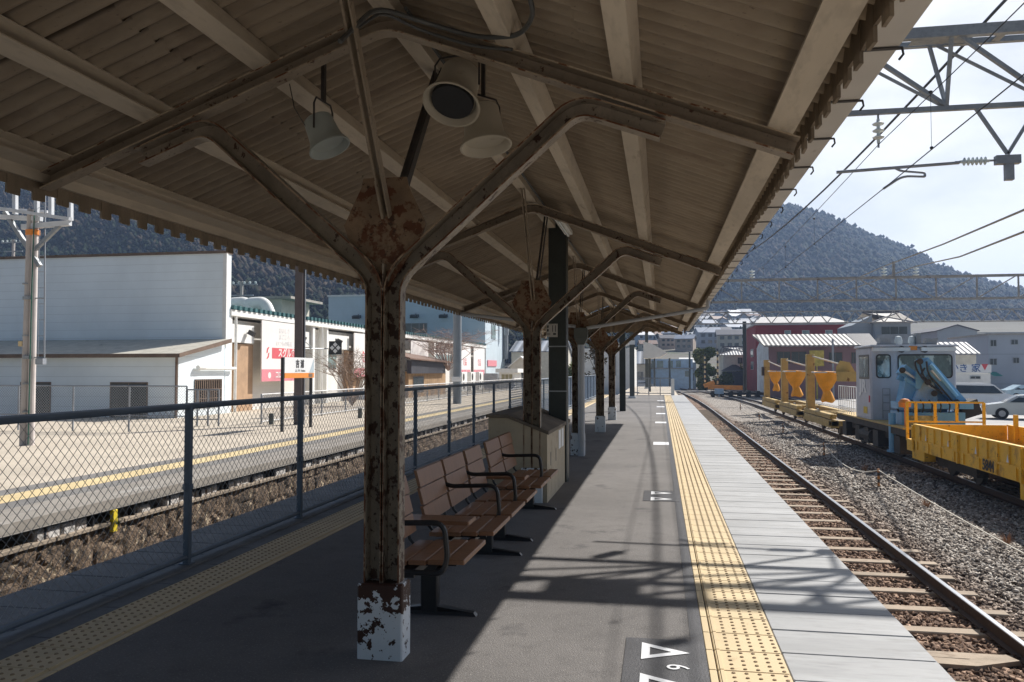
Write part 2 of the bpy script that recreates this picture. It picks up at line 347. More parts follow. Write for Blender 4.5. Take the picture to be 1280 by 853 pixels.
# boarding marks on the asphalt
def mark(name, label, x, y, two, digit, s=1):
    t = thing(name, label, 'floor marking', (x, y, 0), 0)
    b = MB(); b.box(-.09, .335, -.62, .22, .0005, .004); b.build('patch', m_asphd, t, False)
    def tri(y0, nm):
        a = [(0, y0-.135), (0, y0+.135), (.26, y0)]; i = [(.045, y0-.065), (.045, y0+.065), (.165, y0)]
        mb = MB(); mb.add([(px, py, .0075) for px, py in a+i], [(0, 1, 4, 3), (1, 2, 5, 4), (2, 0, 3, 5)]); mb.build(nm, m_white, t, False)
    tri(0, 'triangle')
    if two: tri(-.475, 'triangle')
    if digit: text_obj('numeral', digit, .17, m_white, t, (.185, -.225, .0075), (0, -1, 0), (1, 0, 0), False, .001)
mark('boarding_mark', 'black patch with white triangles and the numeral 6 nearest the camera', -.11, 4.58, True, '6')
mark('boarding_mark', 'white double triangle mark halfway along the sunlit platform', -.12, 10.42, True, None)
for i, (yy, lb) in enumerate([(17.5, 'short white painted mark beside the yellow strip just past the second column shadow'), (24.5, 'white painted mark beside the yellow strip near the end of the canopy'), (29.5, 'white painted mark on the sunlit platform just beyond the canopy'), (35, 'white painted mark second beyond the canopy end'), (42, 'farthest white painted mark before the platform end fence')]):
    m_ = MB(); m_.box(-.15, .17, yy-.34, yy+.34, .001, .004); tag(m_.build('boarding_mark', m_white), lb, 'floor marking')
# ------------------------------------------------------------------ canopy
RX = -1.48; RZ = 3.42; SLP = .378
def rz(x, off=0): return RZ+off-SLP*abs(x-RX)
CY0, CY1 = -2.8, 26.3
can = thing('platform_canopy', 'long gabled platform canopy of rusty cream painted steel and corrugated sheets', 'platform canopy', (RX, 12, 0))
CH = [(-.050, -.046), (-.041, -.046), (-.041, .036), (.041, .036), (.041, -.046), (.050, -.046), (.050, .046), (-.050, .046)]  # steel channel, open towards the near end
CHM = {0: 1, 4: 1}
COLY = [4.27, 9.5, 14.87, 20.5, 25.6]
for ci, Y in enumerate([-1.0]+COLY):
    # the column: two old rails foot to foot, spreading into arms
    col = None
    for sgn in (1, -1):
        pts = [(RX+sgn*.050, Y, .02 if sgn else 0), (RX+sgn*.050, Y, 2.05), (RX+sgn*1.06, Y, rz(RX+1.06)-.075), (RX+sgn*1.50, Y, rz(RX+1.50)-.07)]
        f = fillet(pts, .11, 6)
        mb = MB(); mb.sweep(f, CH, up=(0, 1, 0), segm=CHM)
        if sgn == 1: mb.box(RX-.004, RX+.004, Y-.046, Y+.046, 0.01, 2.12)
        if sgn == 1: col = mb.build('column', [m_colp, m_edge], can); tag(col, 'forked column of two rusty channels')
        else: mb.build('column_channel', [m_colp, m_edge], col)
    bb = MB(); bb.cbox(RX-.124, RX+.128, Y-.075, Y+.075, 0, .40, .008)
    bs = bb.build('column_base', m_base1 if ci == 1 else m_base, col)
    pl = MB(); poly = [(-.125, 2.60), (.125, 2.60), (.135, 2.55), (.235, 2.34), (.215, 2.28), (.03, 2.0), (-.03, 2.0), (-.215, 2.28), (-.235, 2.34), (-.135, 2.55)]
    pl.prism(poly, (RX-.005, Y-.007, 0), (1, 0, 0), (0, 0, 1), (0, 1, 0), .014)
    for (dx, z) in ((0, 2.54), (0, 2.46), (-.12, 2.31), (-.075, 2.26), (-.03, 2.21), (.12, 2.31), (.075, 2.26), (.03, 2.21), (-.06, 2.33), (.06, 2.33)):
        pl.lathe([(.013, 0), (.012, .007), (.006, .011), (0, .012)], (RX-.005+dx, Y-.007, z), (0, -1, 0), 8)
    pl.build('gusset_plate', m_plate, can)
    # brace angles running along the ridge
    for dy, mt, nm in ((-.78, m_paint, 'brace'), (.95, m_dark, 'brace')):
        br = MB(); x0 = RX+(.0 if dy < 0 else .02); z1 = RZ+.02
        a = (x0, Y+(-.03 if dy < 0 else .03), 2.38); c = (x0-.0, Y+dy, z1+.1)
        br.bar(a, c, .075, .012, (1, 0, 0)); d = Vector((.034, 0, 0)); br.bar(Vector(a)+d, Vector(c)+d, .008, .055, (0, 1, 0))
        br.build(nm, mt, can)
    # rafter: old rail bent at the ridge, foot up
    pts = [(RX-2.15, Y, rz(RX-2.15, .055)), (RX, Y, rz(RX, .055)), (RX+2.16, Y, rz(RX+2.16, .055))]
    mb = MB(); mb.sweep(fillet(pts, .12, 6), CH, up=(0, 1, 0), segm=CHM); mb.build('rafter', [m_paint, m_edge2], can)
# purlins
for X in (-2.12, -1.43, -.74, .70, 1.32, 2.10):
    pu = MB(); a = math.atan(SLP)*(1 if X > 0 else -1); zc = rz(RX+X, .170); w = .056 if abs(X) < 2 else .065; y = CY0+.1
    while y < CY1-.05:
        y2 = min(y+5.25, CY1-.02); dz = random.uniform(-.003, .003)
        c, s_ = math.cos(a), math.sin(a); vs = []
        o_ = 1 if X > 0 else -1; H_ = .058
        PR = [(-w, -H_), (w, -H_), (w, H_), (-w, H_)] if abs(X) < 1 else [(q*o_, v) for q, v in ((-w, -H_), (w, -H_), (w, H_), (-w, H_), (-w, H_-.01), (w-.012, H_-.01), (w-.012, -H_+.01), (-w, -H_+.01))]
        n_ = len(PR)
        for yy in (y+.003, y2-.003):
            for (u, v) in PR: vs.append((RX+X+u*c+v*s_, yy, zc+dz-u*s_+v*c))
        pu.add(vs, [tuple(range(n_)), tuple(range(2*n_-1, n_-1, -1))]+[(k, (k+1) % n_, n_+(k+1) % n_, n_+k) for k in range(n_)]); y = y2
    pu.build('purlin', m_wood, can)
pu = MB(); pu.box(RX-.055, RX+.055, CY0+.1, CY1-.02, RZ+.105, RZ+.19); pu.build('ridge_beam', m_wood, can)
# corrugated sheets
P_ = .13
def sheet(side):
    mb = MB(); y = CY0; w = 6*P_; idx = 0
    while y < CY1-.01:
        y2 = min(y+w+.03, CY1+.02); n = max(4, int(round((y2-y)/P_*8)))
        for (xa, xb, lift) in ((0.0, 1.16, .006), (1.08, 2.25, 0)):
            rows = [RX+side*xa, RX+side*(xa+xb)/2, RX+side*xb]; o = len(mb.v); dz = random.uniform(-.004, .004)+.008*(idx % 2)+lift
            for X in rows:
                for i in range(n+1):
                    yy = y+(y2-y)*i/n; mb.v.append((X, yy, rz(X, .252)+.026*math.cos(2*math.pi*(yy-CY0)/P_)+dz))
            for X in rows:
                for i in range(n+1):
                    yy = y+(y2-y)*i/n; mb.v.append((X, yy, rz(X, .259)+.026*math.cos(2*math.pi*(yy-CY0)/P_)+dz))
            k_ = (n+1)
            for l in (0, 3*k_):
                for r in range(2):
                    for i in range(n): mb.f.append((o+l+r*k_+i, o+l+r*k_+i+1, o+l+(r+1)*k_+i+1, o+l+(r+1)*k_+i)); mb.m.append(0)
            for r in range(2):
                for i in (0, n): mb.f.append((o+r*k_+i, o+(r+1)*k_+i, o+3*k_+(r+1)*k_+i, o+3*k_+r*k_+i)); mb.m.append(0)
        y = y+w; idx += 1
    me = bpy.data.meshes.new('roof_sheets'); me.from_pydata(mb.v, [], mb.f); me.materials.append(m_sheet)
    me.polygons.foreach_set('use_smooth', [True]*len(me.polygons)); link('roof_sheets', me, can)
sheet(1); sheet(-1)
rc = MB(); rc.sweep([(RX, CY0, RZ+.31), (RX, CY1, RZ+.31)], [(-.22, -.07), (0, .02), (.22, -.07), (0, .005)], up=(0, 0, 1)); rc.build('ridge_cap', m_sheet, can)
# fascia boards, valances, gutters
for side, X, zlo, zhi in ((1, .745, 2.695, 2.90), (-1, -3.655, 2.555, 2.86)):
    mb = MB(); y = CY0; i = 0
    while y < CY1:
        wd = .1+random.uniform(-.004, .004); lo = zlo+(.045 if i % 2 else 0)+random.uniform(-.006, .006); tl = random.uniform(-.004, .004)
        xx = X+random.uniform(-.0025, .0025); mb.add([(xx, y+.002, lo+tl), (xx+.014, y+.002, lo+tl), (xx+.014, y+wd, lo-tl), (xx, y+wd, lo-tl), (xx, y+.002, zhi), (xx+.014, y+.002, zhi), (xx+.014, y+wd, zhi), (xx, y+wd, zhi)],
            [(0, 3, 2, 1), (4, 5, 6, 7), (0, 1, 5, 4), (1, 2, 6, 5), (2, 3, 7, 6), (3, 0, 4, 7)]); y += wd; i += 1
    mb.build('valance', m_woodv, can)
    if side < 0:
        fb = MB(); fb.box(X+.018, X+.045, CY0, CY1, 2.66, 2.87); fb.build('fascia_board', m_wood, can)
        gx0, gx1 = -3.83, -3.675
    else: gx0, gx1 = .765, .905
    gt = MB(); y = CY0
    gt.add([(gx0, CY0, 2.775), (gx1, CY0, 2.775), (gx1, CY1, 2.775), (gx0, CY1, 2.775), (gx0, CY0, 2.90), (gx1, CY0, 2.90), (gx1, CY1, 2.90), (gx0, CY1, 2.90),
            (gx0+.004, CY0, 2.78), (gx1-.004, CY0, 2.78), (gx1-.004, CY1, 2.78), (gx0+.004, CY1, 2.78)],
           [(0, 3, 2, 1), (0, 4, 7, 3), (1, 2, 6, 5), (8, 9, 10, 11), (8, 11, 7, 4), (9, 5, 6, 10), (0, 1, 9, 8), (3, 11, 10, 2), (0, 8, 4, 0), (1, 5, 9, 1)][:8])
    go = gt.build('gutter', m_gut, can)
    y = 2.05
    while y < CY1:
        hb = MB()
        hb.box(gx0-.004, gx1+.012, y-.012, y+.012, 2.768, 2.772)
        if side > 0: hb.tube([(gx1+.012, y, 2.77), (gx1+.016, y, 2.745), (gx1-.0, y, 2.725)], .005, 5)
        else: hb.box(gx0-.012, gx0-.008, y-.012, y+.012, 2.77, 2.90)
        y += .62
        hb.build('gutter_hook', m_dark, go)
# gable ends
for yy in (CY1, ):
    mb = MB(); x = -3.66; i = 0
    while x < .74:
        wd = .1; lo = 2.735+(.03 if i % 2 else 0); x2 = min(x+wd, .74)
        mb.add([(x+.001, yy+.022, lo), (x2, yy+.022, lo), (x2, yy+.036, lo), (x+.001, yy+.036, lo), (x+.001, yy+.022, rz(x, .22)), (x2, yy+.022, rz(x2, .22)), (x2, yy+.036, rz(x2, .22)), (x+.001, yy+.036, rz(x, .22))],
               [(0, 3, 2, 1), (4, 5, 6, 7), (0, 1, 5, 4), (1, 2, 6, 5), (2, 3, 7, 6), (3, 0, 4, 7)]); x = x2; i += 1
    mb.build('gable_boards', m_woodv, can)
# drainpipes on the third column
pp = MB(); pp.tube(fillet([(.84, 14.72, 2.77), (.84, 14.72, 2.63), (-1.30, 14.72, 2.30)], .1), .032, 10); pp.tube(fillet([(-3.74, 14.72, 2.77), (-3.74, 14.72, 2.60), (-1.5, 14.72, 2.33)], .1), .032, 10)
pp.build('drainpipe', m_pipe, can)
pp = MB(); pp.tube([(-1.40, 14.72, .0), (-1.40, 14.72, 2.05)], .062, 14)
for z in (.25, .75, 1.55): pp.tube([(-1.40, 14.72, z), (-1.40, 14.72, z+.03)], .067, 14)
pp.build('downpipe', m_pipe, can)
pp = MB(); pp.add([(-1.46, 14.64, 2.0), (-1.34, 14.64, 2.0), (-1.34, 14.8, 2.0), (-1.46, 14.8, 2.0), (-1.52, 14.6, 2.12), (-1.28, 14.6, 2.12), (-1.28, 14.84, 2.12), (-1.52, 14.84, 2.12), (-1.52, 14.6, 2.30), (-1.28, 14.6, 2.30), (-1.28, 14.84, 2.30), (-1.52, 14.84, 2.30)],
   [(0, 3, 2, 1), (0, 1, 5, 4), (1, 2, 6, 5), (2, 3, 7, 6), (3, 0, 4, 7), (4, 5, 9, 8), (5, 6, 10, 9), (6, 7, 11, 10), (7, 4, 8, 11), (8, 9, 10, 11)]); pp.build('rain_hopper', m_grpole, can)
# conduits under the ridge
cd = MB()
cd.tube(fillet([at(425, 52, 3.6), at(470, 8, 3.9), at(530, 28, 4.15), at(600, 48, 4.15), at(650, 45, 4.05), at(668, 20, 3.9), at(655, -30, 3.6)], .12), .013, 8)
cd.tube(fillet([at(440, 40, 3.7), at(478, 14, 4.0), at(520, 36, 4.18), at(590, 58, 4.18), at(640, 62, 4.1)], .12), .009, 8)
cd.tube([(RX+.13, 4.2, RZ+.09), (RX+.13, 26, RZ+.09)], .012, 6)
cd.build('conduit', m_conduit, can)
# ------------------------------------------------------------------ speakers hung from the canopy
def speaker(label, p, axis, mat, top, front=None, s=1):
    t = thing('horn_speaker', label, 'loudspeaker', p, 0, 'loudspeakers hung under the canopy'); d = Vector(axis).normalized()
    b = MB(); b.lathe([(0, -.10*s), (.078*s, -.10*s), (.09*s, -.09*s), (.096*s, 0), (.103*s, .05*s), (.124*s, .095*s), (.131*s, .105*s), (.131*s, .113*s), (.122*s, .113*s), (.10*s, .075*s), (.0, .07*s)], (0, 0, 0), d, 28)
    b.build('housing', mat, t, False, True)
    if front: q = MB(); q.lathe([(0, .098*s), (.094*s, .098*s), (.097*s, .07*s)], (0, 0, 0), d, 28); q.build('grille', m_grille, t, False)
    side = d.cross(Vector((0, 0, 1))).normalized(); b = MB(); u = Vector((0, 0, 1))
    pts = [side*.11*s, side*.11*s+u*.15, side*.085*s+u*.19, -side*.085*s+u*.19, -side*.11*s+u*.15, -side*.11*s]
    b.tube(pts, .006, 6); b.bar((0, 0, .19), (0, 0, top-p[2]), .022, .03); b.build('bracket', m_dark, t, False)
    return t
P1 = at(571, 110, 4.6); speaker('cream horn speaker facing down the platform with a dark round grille', P1, (-.10, -.50, -.86), m_spk, rz(P1.x, .23), True, 1.3)
P2 = at(604, 158, 4.95); speaker('cream bell shaped speaker pointing away and down beside the one with the dark grille', P2, (.16, -.12, -.97), m_spk, rz(P2.x, .23), False, 1.25)
P3 = at(404, 166, 4.6); speaker('pale grey bell shaped speaker hanging alone left of the ridge', P3, (.42, -.05, -.9), m_spk2, rz(P3.x, .23), False, .98)
wr = MB(); wr.tube([at(362, 105, 4.5), at(368, 135, 4.5), at(382, 158, 4.55), P3], .003, 5); tag(wr.build('cable', m_black), 'thin black cable drooping to the grey speaker', 'cable')
# fluorescent lamp tubes under the ridge
for i, yy in enumerate((8.6,)):
    t = thing('lamp_fitting', 'slim white tube lamp fixed under the canopy beside the dark mast', 'lamp', (RX+.28, 10.3, rz(RX+.28, .05)))
    b = MB(); b.box(-.05, .05, -.6, .6, 0, .05); b.build('casing', m_whitew, t, False); b = MB(); b.tube([(0, -.55, -.02), (0, .55, -.02)], .018, 8); b.build('tube', m_porc, t, False)
# ------------------------------------------------------------------ benches
def bench(y0, label, first=None):
    if first: t = copy_tree(first); t.location = (0, y0, 0); t['label'] = label; return t
    t = thing('bench', label, 'bench', (0, y0, 0), 0, 'wooden slat benches along the platform')
    for k, ya in enumerate((.03, .88, 1.58)):
        yb = ya+.64 if k else ya+.60
        b = MB()
        for i in range(4):
            x1 = -1.13-i*.118; b.cbox(x1-.104, x1, ya, yb, .405-.006*i, .433-.006*i, .005)
        b.build('seat', m_bench, t, False)
        b = MB()
        for i in range(3):
            z0 = .475+i*.125; x = -1.60-.07*(i*.125)/.36-.0; dx = .03
            b.add([(x, ya, z0), (x-.022, ya, z0+.004), (x-.022, yb, z0+.004), (x, yb, z0), (x-dx, ya, z0+.112), (x-dx-.022, ya, z0+.116), (x-dx-.022, yb, z0+.116), (x-dx, yb, z0+.112)],
                  [(0, 3, 2, 1), (4, 5, 6, 7), (0, 1, 5, 4), (1, 2, 6, 5), (2, 3, 7, 6), (3, 0, 4, 7)])
        b.build('backrest', m_bench, t, False)
        for yy in (ya+.1, yb-.1): b = MB(); b.tube([(-1.2, yy, .385), (-1.56, yy, .375), (-1.615, yy, .44), (-1.715, yy, .83)], .012, 6); b.build('seat_bracket', m_black, t, False)
    b = MB(); b.cbox(-1.72, -1.25, .645, .865, .515, .54, .006); b.build('side_table', m_bench, t, False)
    for yy in (-.01, 1.55):
        b = MB(); pts = fillet([(-1.60, yy, .36), (-1.25, yy, .36), (-1.22, yy, .45), (-1.24, yy, .655), (-1.60, yy, .64), (-1.665, yy, .66)], .07, 5)
        b.tube(pts, .0165, 8); b.build('armrest', m_black, t, False)
    b = MB(); b.box(-1.50, -1.42, -.02, 2.25, .33, .375); b.box(-1.31, -1.27, .05, 2.2, .35, .375); b.build('beam', m_black, t, False)
    for yy in (.42, 2.12):
        b = MB(); b.cbox(-1.50, -1.39, yy-.035, yy+.035, .02, .335, .008); b.add([(-1.72, yy-.03, 0), (-1.14, yy-.03, 0), (-1.14, yy+.03, 0), (-1.72, yy+.03, 0), (-1.70, yy-.02, .02), (-1.16, yy-.02, .02), (-1.16, yy+.02, .02), (-1.70, yy+.02, .02), (-1.50, yy-.03, .05), (-1.38, yy-.03, .05), (-1.38, yy+.03, .05), (-1.50, yy+.03, .05)],
            [(0, 3, 2, 1), (0, 1, 5, 4), (2, 3, 7, 6), (1, 2, 6, 5), (3, 0, 4, 7), (4, 5, 9, 8), (6, 7, 11, 10), (5, 6, 10, 9), (7, 4, 8, 11), (8, 9, 10, 11)])
        b.build('leg', m_black, t, False)
    return t
B1 = bench(4.64, 'brown slatted three seat bench nearest the camera beside the rusty column')
bench(6.92, 'second brown slatted bench ending at the beige concrete box', B1)
# ------------------------------------------------------------------ concrete box, big mast through roof, portal
t = thing('concrete_box', 'beige concrete washstand box with sloping top behind the benches', 'concrete box', (-1.6, 10.5, 0))
b = MB(); b.prism([(-1.30, 0), (-1.30, .80), (-1.78, .98), (-2.0, .98), (-2.0, 0)], (0, 9.46, 0), (1, 0, 0), (0, 0, 1), (0, 1, 0), 2.3); b.build('body', m_beige, t)
b = MB(); b.prism([(-1.28, .79), (-1.28, .83), (-1.78, 1.02), (-2.02, 1.02), (-2.02, .985), (-1.78, .985)], (0, 9.43, 0), (1, 0, 0), (0, 0, 1), (0, 1, 0), 2.36); b.build('top_slab', M('grimy_concrete', (.17, .14, .11), .9, var=.25), t)
b = MB()
for yy in (10.55, 10.85): b.box(-1.299, -1.296, yy, yy+.22, .52, .76)
b.build('paper_notice', m_signw, t)
b = MB()
for yy in (9.75, 10.25): b.box(-1.299, -1.297, yy, yy+.05, .40, .56)
b.build('slot', m_black, t)
def hbeam(mb, x, y, w, d, z0, z1, tk=.014, mi=0):
    mb.box(x-w/2, x+w/2, y-d/2, y-d/2+tk, z0, z1, mi); mb.box(x-w/2, x+w/2, y+d/2-tk, y+d/2, z0, z1, mi); mb.box(x-tk/2, x+tk/2, y-d/2+tk, y+d/2-tk, z0, z1, mi)
MX = -1.40
t = thing('portal_mast', 'dark green steel mast rising from the concrete box through the canopy', 'mast', (MX, 11.38, 0), 0, 'steel masts standing along the platform')
b = MB(); b.cbox(MX-.125, MX+.125, 11.25, 11.5, .0, 6.1, .01); b.build('shaft', m_green, t)
for z in (1.25, 1.87): b = MB(); b.box(MX-.13, MX+.13, 11.245, 11.249, z-.008, z+.008); b.build('band', m_galv, t)
a_ = at(683, 405, 11.22); c_ = at(697, 421.5, 11.22)
t = thing('number_plate', 'small white plate with bars on the dark green mast', 'sign', ((a_.x+c_.x)/2, 11.22, (a_.z+c_.z)/2))
b = MB(); b.box(a_.x, c_.x, 11.225, 11.235, c_.z, a_.z); b.build('plate', M('plate_grey', (.42, .40, .37), .6, var=.05), t)
b = MB(); w_ = c_.x-a_.x; h_ = a_.z-c_.z
for (u0, u1, v0, v1) in ((.06, .2, .12, .30), (.06, .2, .40, .58), (.52, .58, .12, .6), (.78, .84, .12, .6), (.06, .35, .74, .80), (.6, .85, .70, .84)):
    b.box(a_.x+w_*u0, a_.x+w_*u1, 11.222, 11.2245, a_.z-h_*v1, a_.z-h_*v0)
b.build('marking', m_text, t)
# portal 1: triangular lattice beam over the tracks
def seg(mb, a, c, w): mb.bar(a, c, w, w)
PY = 11.38
t = thing('portal_beam', 'nearest grey lattice beam crossing over the tracks from the canopy', 'portal beam', (2.9, PY, 5), 0)
b = MB(); XA, XB = MX, 15.0
b.bar((XA, PY-.24, 5.87), (XB, PY-.24, 5.87), .10, .14); b.bar((XA, PY+.30, 5.93), (XB, PY+.30, 5.93), .075, .075); b.bar((XA, PY, 4.955), (XB, PY, 4.955), .06, .065)
b.build('chord', m_galvd, t)
b = MB(); xs = [1.2, 2.45, 3.70, 4.95, 6.2, 7.45, 8.7, 9.95, 11.2, 12.45, 13.7, 14.95]
for i, x in enumerate(xs):
    if x < -0.9: continue
    b.bar((x, PY-.24, 5.82), (x, PY, 4.98), .045, .045); b.bar((x-.1, PY+.30, 5.9), (x-.0, PY, 4.98), .04, .04)
    if i < len(xs)-1:
        x2 = xs[i+1]
        b.bar((x+.06, PY-.24, 5.84), (x2-.04, PY-.02, 5.02), .05, .05) if x >= 3.6 else b.bar((x+.02, PY-.24, 5.82), (x2-.03, PY-.02, 5.0), .05, .05)
        b.bar((x+.0, PY+.3, 5.9), (x2-.05, PY+.02, 5.0), .035, .035)
b.build('bracing', m_galvd, t)
b = MB()
for x in (2.9, 3.95, 4.4, 5.2, 6.3): b.box(x-.05, x+.05, PY-.2, PY+.27, 5.90, 5.925)
b.box(3.3, 3.9, PY-.1, PY+.2, 5.885, 5.90); b.build('batten', m_galvd, t)
b = MB(); b.bar((4.05, PY, 4.94), (4.42, PY, 4.32), .04, .04); b.bar((4.79, PY, 4.94), (4.42, PY, 4.32), .04, .04)
b.box(4.27, 4.56, PY-.05, PY+.05, 4.19, 4.30); b.box(4.38, 4.48, PY-.04, PY+.04, 3.98, 4.20); b.build('drop_bracket', m_galvd, t)
def insulator(label, p, axis, n, r, pitch, cat='insulator', group='insulators on the overhead line'):
    t = thing('insulator', label, cat, p, 0, group); d = Vector(axis).normalized(); prof = [(0, 0), (.02, 0)]
    for i in range(n): z = .03+i*pitch; prof += [(.022, z), (r, z+pitch*.35), (r*.9, z+pitch*.5), (.022, z+pitch*.7)]
    L_ = .03+n*pitch+.02; prof += [(.02, L_), (0, L_)]
    b = MB(); b.lathe(prof, (0, 0, 0), d, 14); b.build('sheds', m_porc, t, False, True)
    b = MB(); b.tube([d*-.06, d*.03], .014, 6); b.tube([d*(L_-.02), d*(L_+.06)], .014, 6); b.build('cap', m_galvd, t, False)
    return t
insulator('ribbed white insulator lying sideways by the drop bracket', (4.20, PY, 4.245), (-1, 0, 0), 6, .055, .05)
ins = insulator('upright grey disc insulator hanging from the near beam over the track', (2.86, PY, 4.86), (0, 0, -1), 3, .075, .09)
t = thing('steady_arm', 'grey tube arm holding the contact wire out from the near beam', 'steady arm', (3.2, PY, 4.2))
b = MB(); b.tube([(3.84, PY, 4.235), (2.33, PY, 4.175)], .022, 8); b.build('tube', m_galv, t)
b = MB(); b.tube(fillet([(3.05, PY, 4.205), (3.12, PY, 4.16), (3.42, PY, 4.12), (3.43, PY, 4.07), (3.15, PY, 4.09), (2.91, PY, 3.93)], .1), .016, 8); b.build('registration_arm', m_galv, t)
# wires
def wire(name, label, pts, r, mat, cat='overhead wire', group='overhead wires above the tracks'):
    b = MB(); b.tube(pts, r, 5); return tag(b.build(name, mat), label, cat, group)
def sag(a, c, s, n=14):
    a = Vector(a); c = Vector(c); return [a.lerp(c, i/n)-Vector((0, 0, s*4*(i/n)*(1-i/n))) for i in range(n+1)]
wire('contact_wire', 'thin contact wire lowest above the platform track', sag((2.91, -8, 3.93), (2.91, PY, 3.93), 0.0, 2)+sag((2.91, PY, 3.93), (2.78, 45.4, 3.98), 0, 6)[1:]+[(2.0, 110, 4.0)], .0065, m_wireb)
wire('messenger_wire', 'thin messenger wire hung from the disc insulator above the contact wire', sag((2.91, -8, 4.62), (2.86, PY, 4.52), .12, 6)+sag((2.86, PY, 4.52), (2.78, 45.4, 4.75), .2, 14)[1:]+[(2.0, 110, 4.9)], .0055, m_wireb)
for i, yy in enumerate((9.4, 16.2, 19.8, 24, 28.5, 33)):
    z1 = 4.55 if yy < PY else 4.42; b = MB(); b.tube([(2.9, yy, 3.93), (2.9, yy, z1)], .0025, 4); b.lathe([(0, -.02), (.022, -.01), (.022, .01), (0, .02)], (2.9, yy, z1), (0, 0, 1), 8); b.lathe([(0, -.02), (.018, -.01), (.018, .01), (0, .02)], (2.9, yy, 3.94), (0, 0, 1), 8)
    tag(b.build('dropper', m_wireb), 'thin dropper joining the messenger wire to the contact wire', 'dropper', 'droppers between the two track wires')
wire('feeder_wire', 'thick black feeder cable running over the top of the near beam', sag((4.33, -10, 6.22), (4.31, PY, 6.2), .05, 4)+sag((4.31, PY, 6.2), (3.4, 45.4, 7.3), .6, 14)[1:], .022, m_wireb)
insulator('dark insulator on top of the near beam under the thick feeder', (4.45, 10.7, 6.15), (0, 0, 1), 2, .07, .07)
# ------------------------------------------------------------------ farther masts and portal 2, 3
for (x, y, lb) in ((-1.40, 31.15, 'dark steel mast just past the canopy end'), (-1.52, 45.45, 'grey steel mast beside the platform end fence carrying a white plate'), (-1.1, 69.35, 'farthest grey steel mast beyond the platform end fence')):
    t = thing('portal_mast', lb, 'mast', (x, y, 0), 0, 'steel masts standing along the platform')
    b = MB(); w = .22 if y < 32 else .26; hbeam(b, x, y, w, w, 0, 6.9 if y > 32 else 4.0); b.build('shaft', m_grpole if y > 32 else m_green, t)
    if y > 40:
        b = MB(); b.box(x-.2, x+.2, y-.2, y+.2, .0, .12); b.build('footing', m_whitew, t)
    if 40 < y < 50:
        b = MB(); b.box(x-.15, x+.17, y-.15, y-.14, 2.95, 3.18); b.build('plate', m_signw, t)
def portal(Y, x0, x1, z0, z1, step, lab, mast):
    t = thing('portal_beam', lab, 'portal beam', (x0, Y, z0)); b = MB(); w = .075
    b.bar((x0, Y, z1), (x1, Y, z1), w, w); b.bar((x0, Y, z0), (x1, Y, z0), w, w); b.bar((x0, Y+.7, z1), (x1, Y+.7, z1), w*.8, w*.8); b.bar((x0, Y+.7, z0), (x1, Y+.7, z0), w*.8, w*.8); b.build('chord', m_port, t)
    b = MB(); x = x0; i = 0
    while x+step <= x1:
        b.bar((x, Y, z0), (x, Y, z1), .07, .07)
        a = (x, Y, z1 if i < (x1-x0)/step/2 else z0); c = (x+step, Y, z0 if i < (x1-x0)/step/2 else z1)
        b.bar(a, c, .055, .055); x += step; i += 1
    b.build('bracing', m_port, t)
    b = MB(); b.cbox(mast-.17, mast+.17, Y-.1, Y+.6, -1.3, z1+.1, .01); b.build('end_mast', m_grpole, t); return t
m_port = M('weathered_lattice', (.30, .29, .28), .7, var=.2, spots=((.12, .07, .05), 4, .6, .1))
e1 = at(905, 348, 45.4); e2 = at(905, 375, 45.4)
portal(45.4, -1.5, 26, e2.z-.1, e1.z-.1, 1.95, 'second lattice beam spanning the yard in front of the hill', 26)
e1 = at(905, 391, 69.3); e2 = at(905, 405, 69.3)
t = thing('portal_beam', 'third lattice beam with zigzag bracing low in front of the red building', 'portal beam', (0, 69.3, e1.z)); b = MB()
b.bar((-1.1, 69.3, e1.z), (36, 69.3, e1.z), .09, .09); b.bar((-1.1, 69.3, e2.z), (36, 69.3, e2.z), .09, .09); b.build('chord', m_port, t)
b = MB(); x = -1.1; i = 0
while x < 35.5: b.bar((x, 69.3, e1.z if i % 2 else e2.z), (x+.72, 69.3, e2.z if i % 2 else e1.z), .07, .07); x += .72; i += 1
b.build('bracing', m_port, t); b = MB(); b.cbox(35.8, 36.2, 69.1, 69.5, -1.3, e1.z+.2, .01); b.build('end_mast', m_grpole, t)
for i, (px, py, lb) in enumerate([(1105, 338, 'left insulator of the pair on the second lattice beam'), (1145, 338, 'right insulator of the pair on the second lattice beam'), (940, 341, 'insulator at the left on top of the second lattice beam')]):
    q = at(px, py+8, 45.4); insulator(lb, q, (0, 0, 1), 3, .16, .16)
wire('feeder_cable', 'upper tan cable running from the right edge over the second lattice beam', [at(1300, 254, 18), at(1180, 305, 30), at(1105, 333, 45.4), at(1001, 379, 80)], .028, m_wirel)
wire('feeder_cable', 'lower tan cable running from the right edge over the second lattice beam', [at(1300, 282, 18), at(1200, 321, 30), at(1145, 333, 45.4), at(1015, 379, 80)], .028, m_wirel)
b = MB(); t0 = thing('line_post', 'short steel stub post on top of the second lattice beam', 'post', at(1117, 347, 45.4)); b.bar(at(1117, 348, 45.4), at(1117, 327, 45.4), .12, .12); b.build('post', m_port, t0)
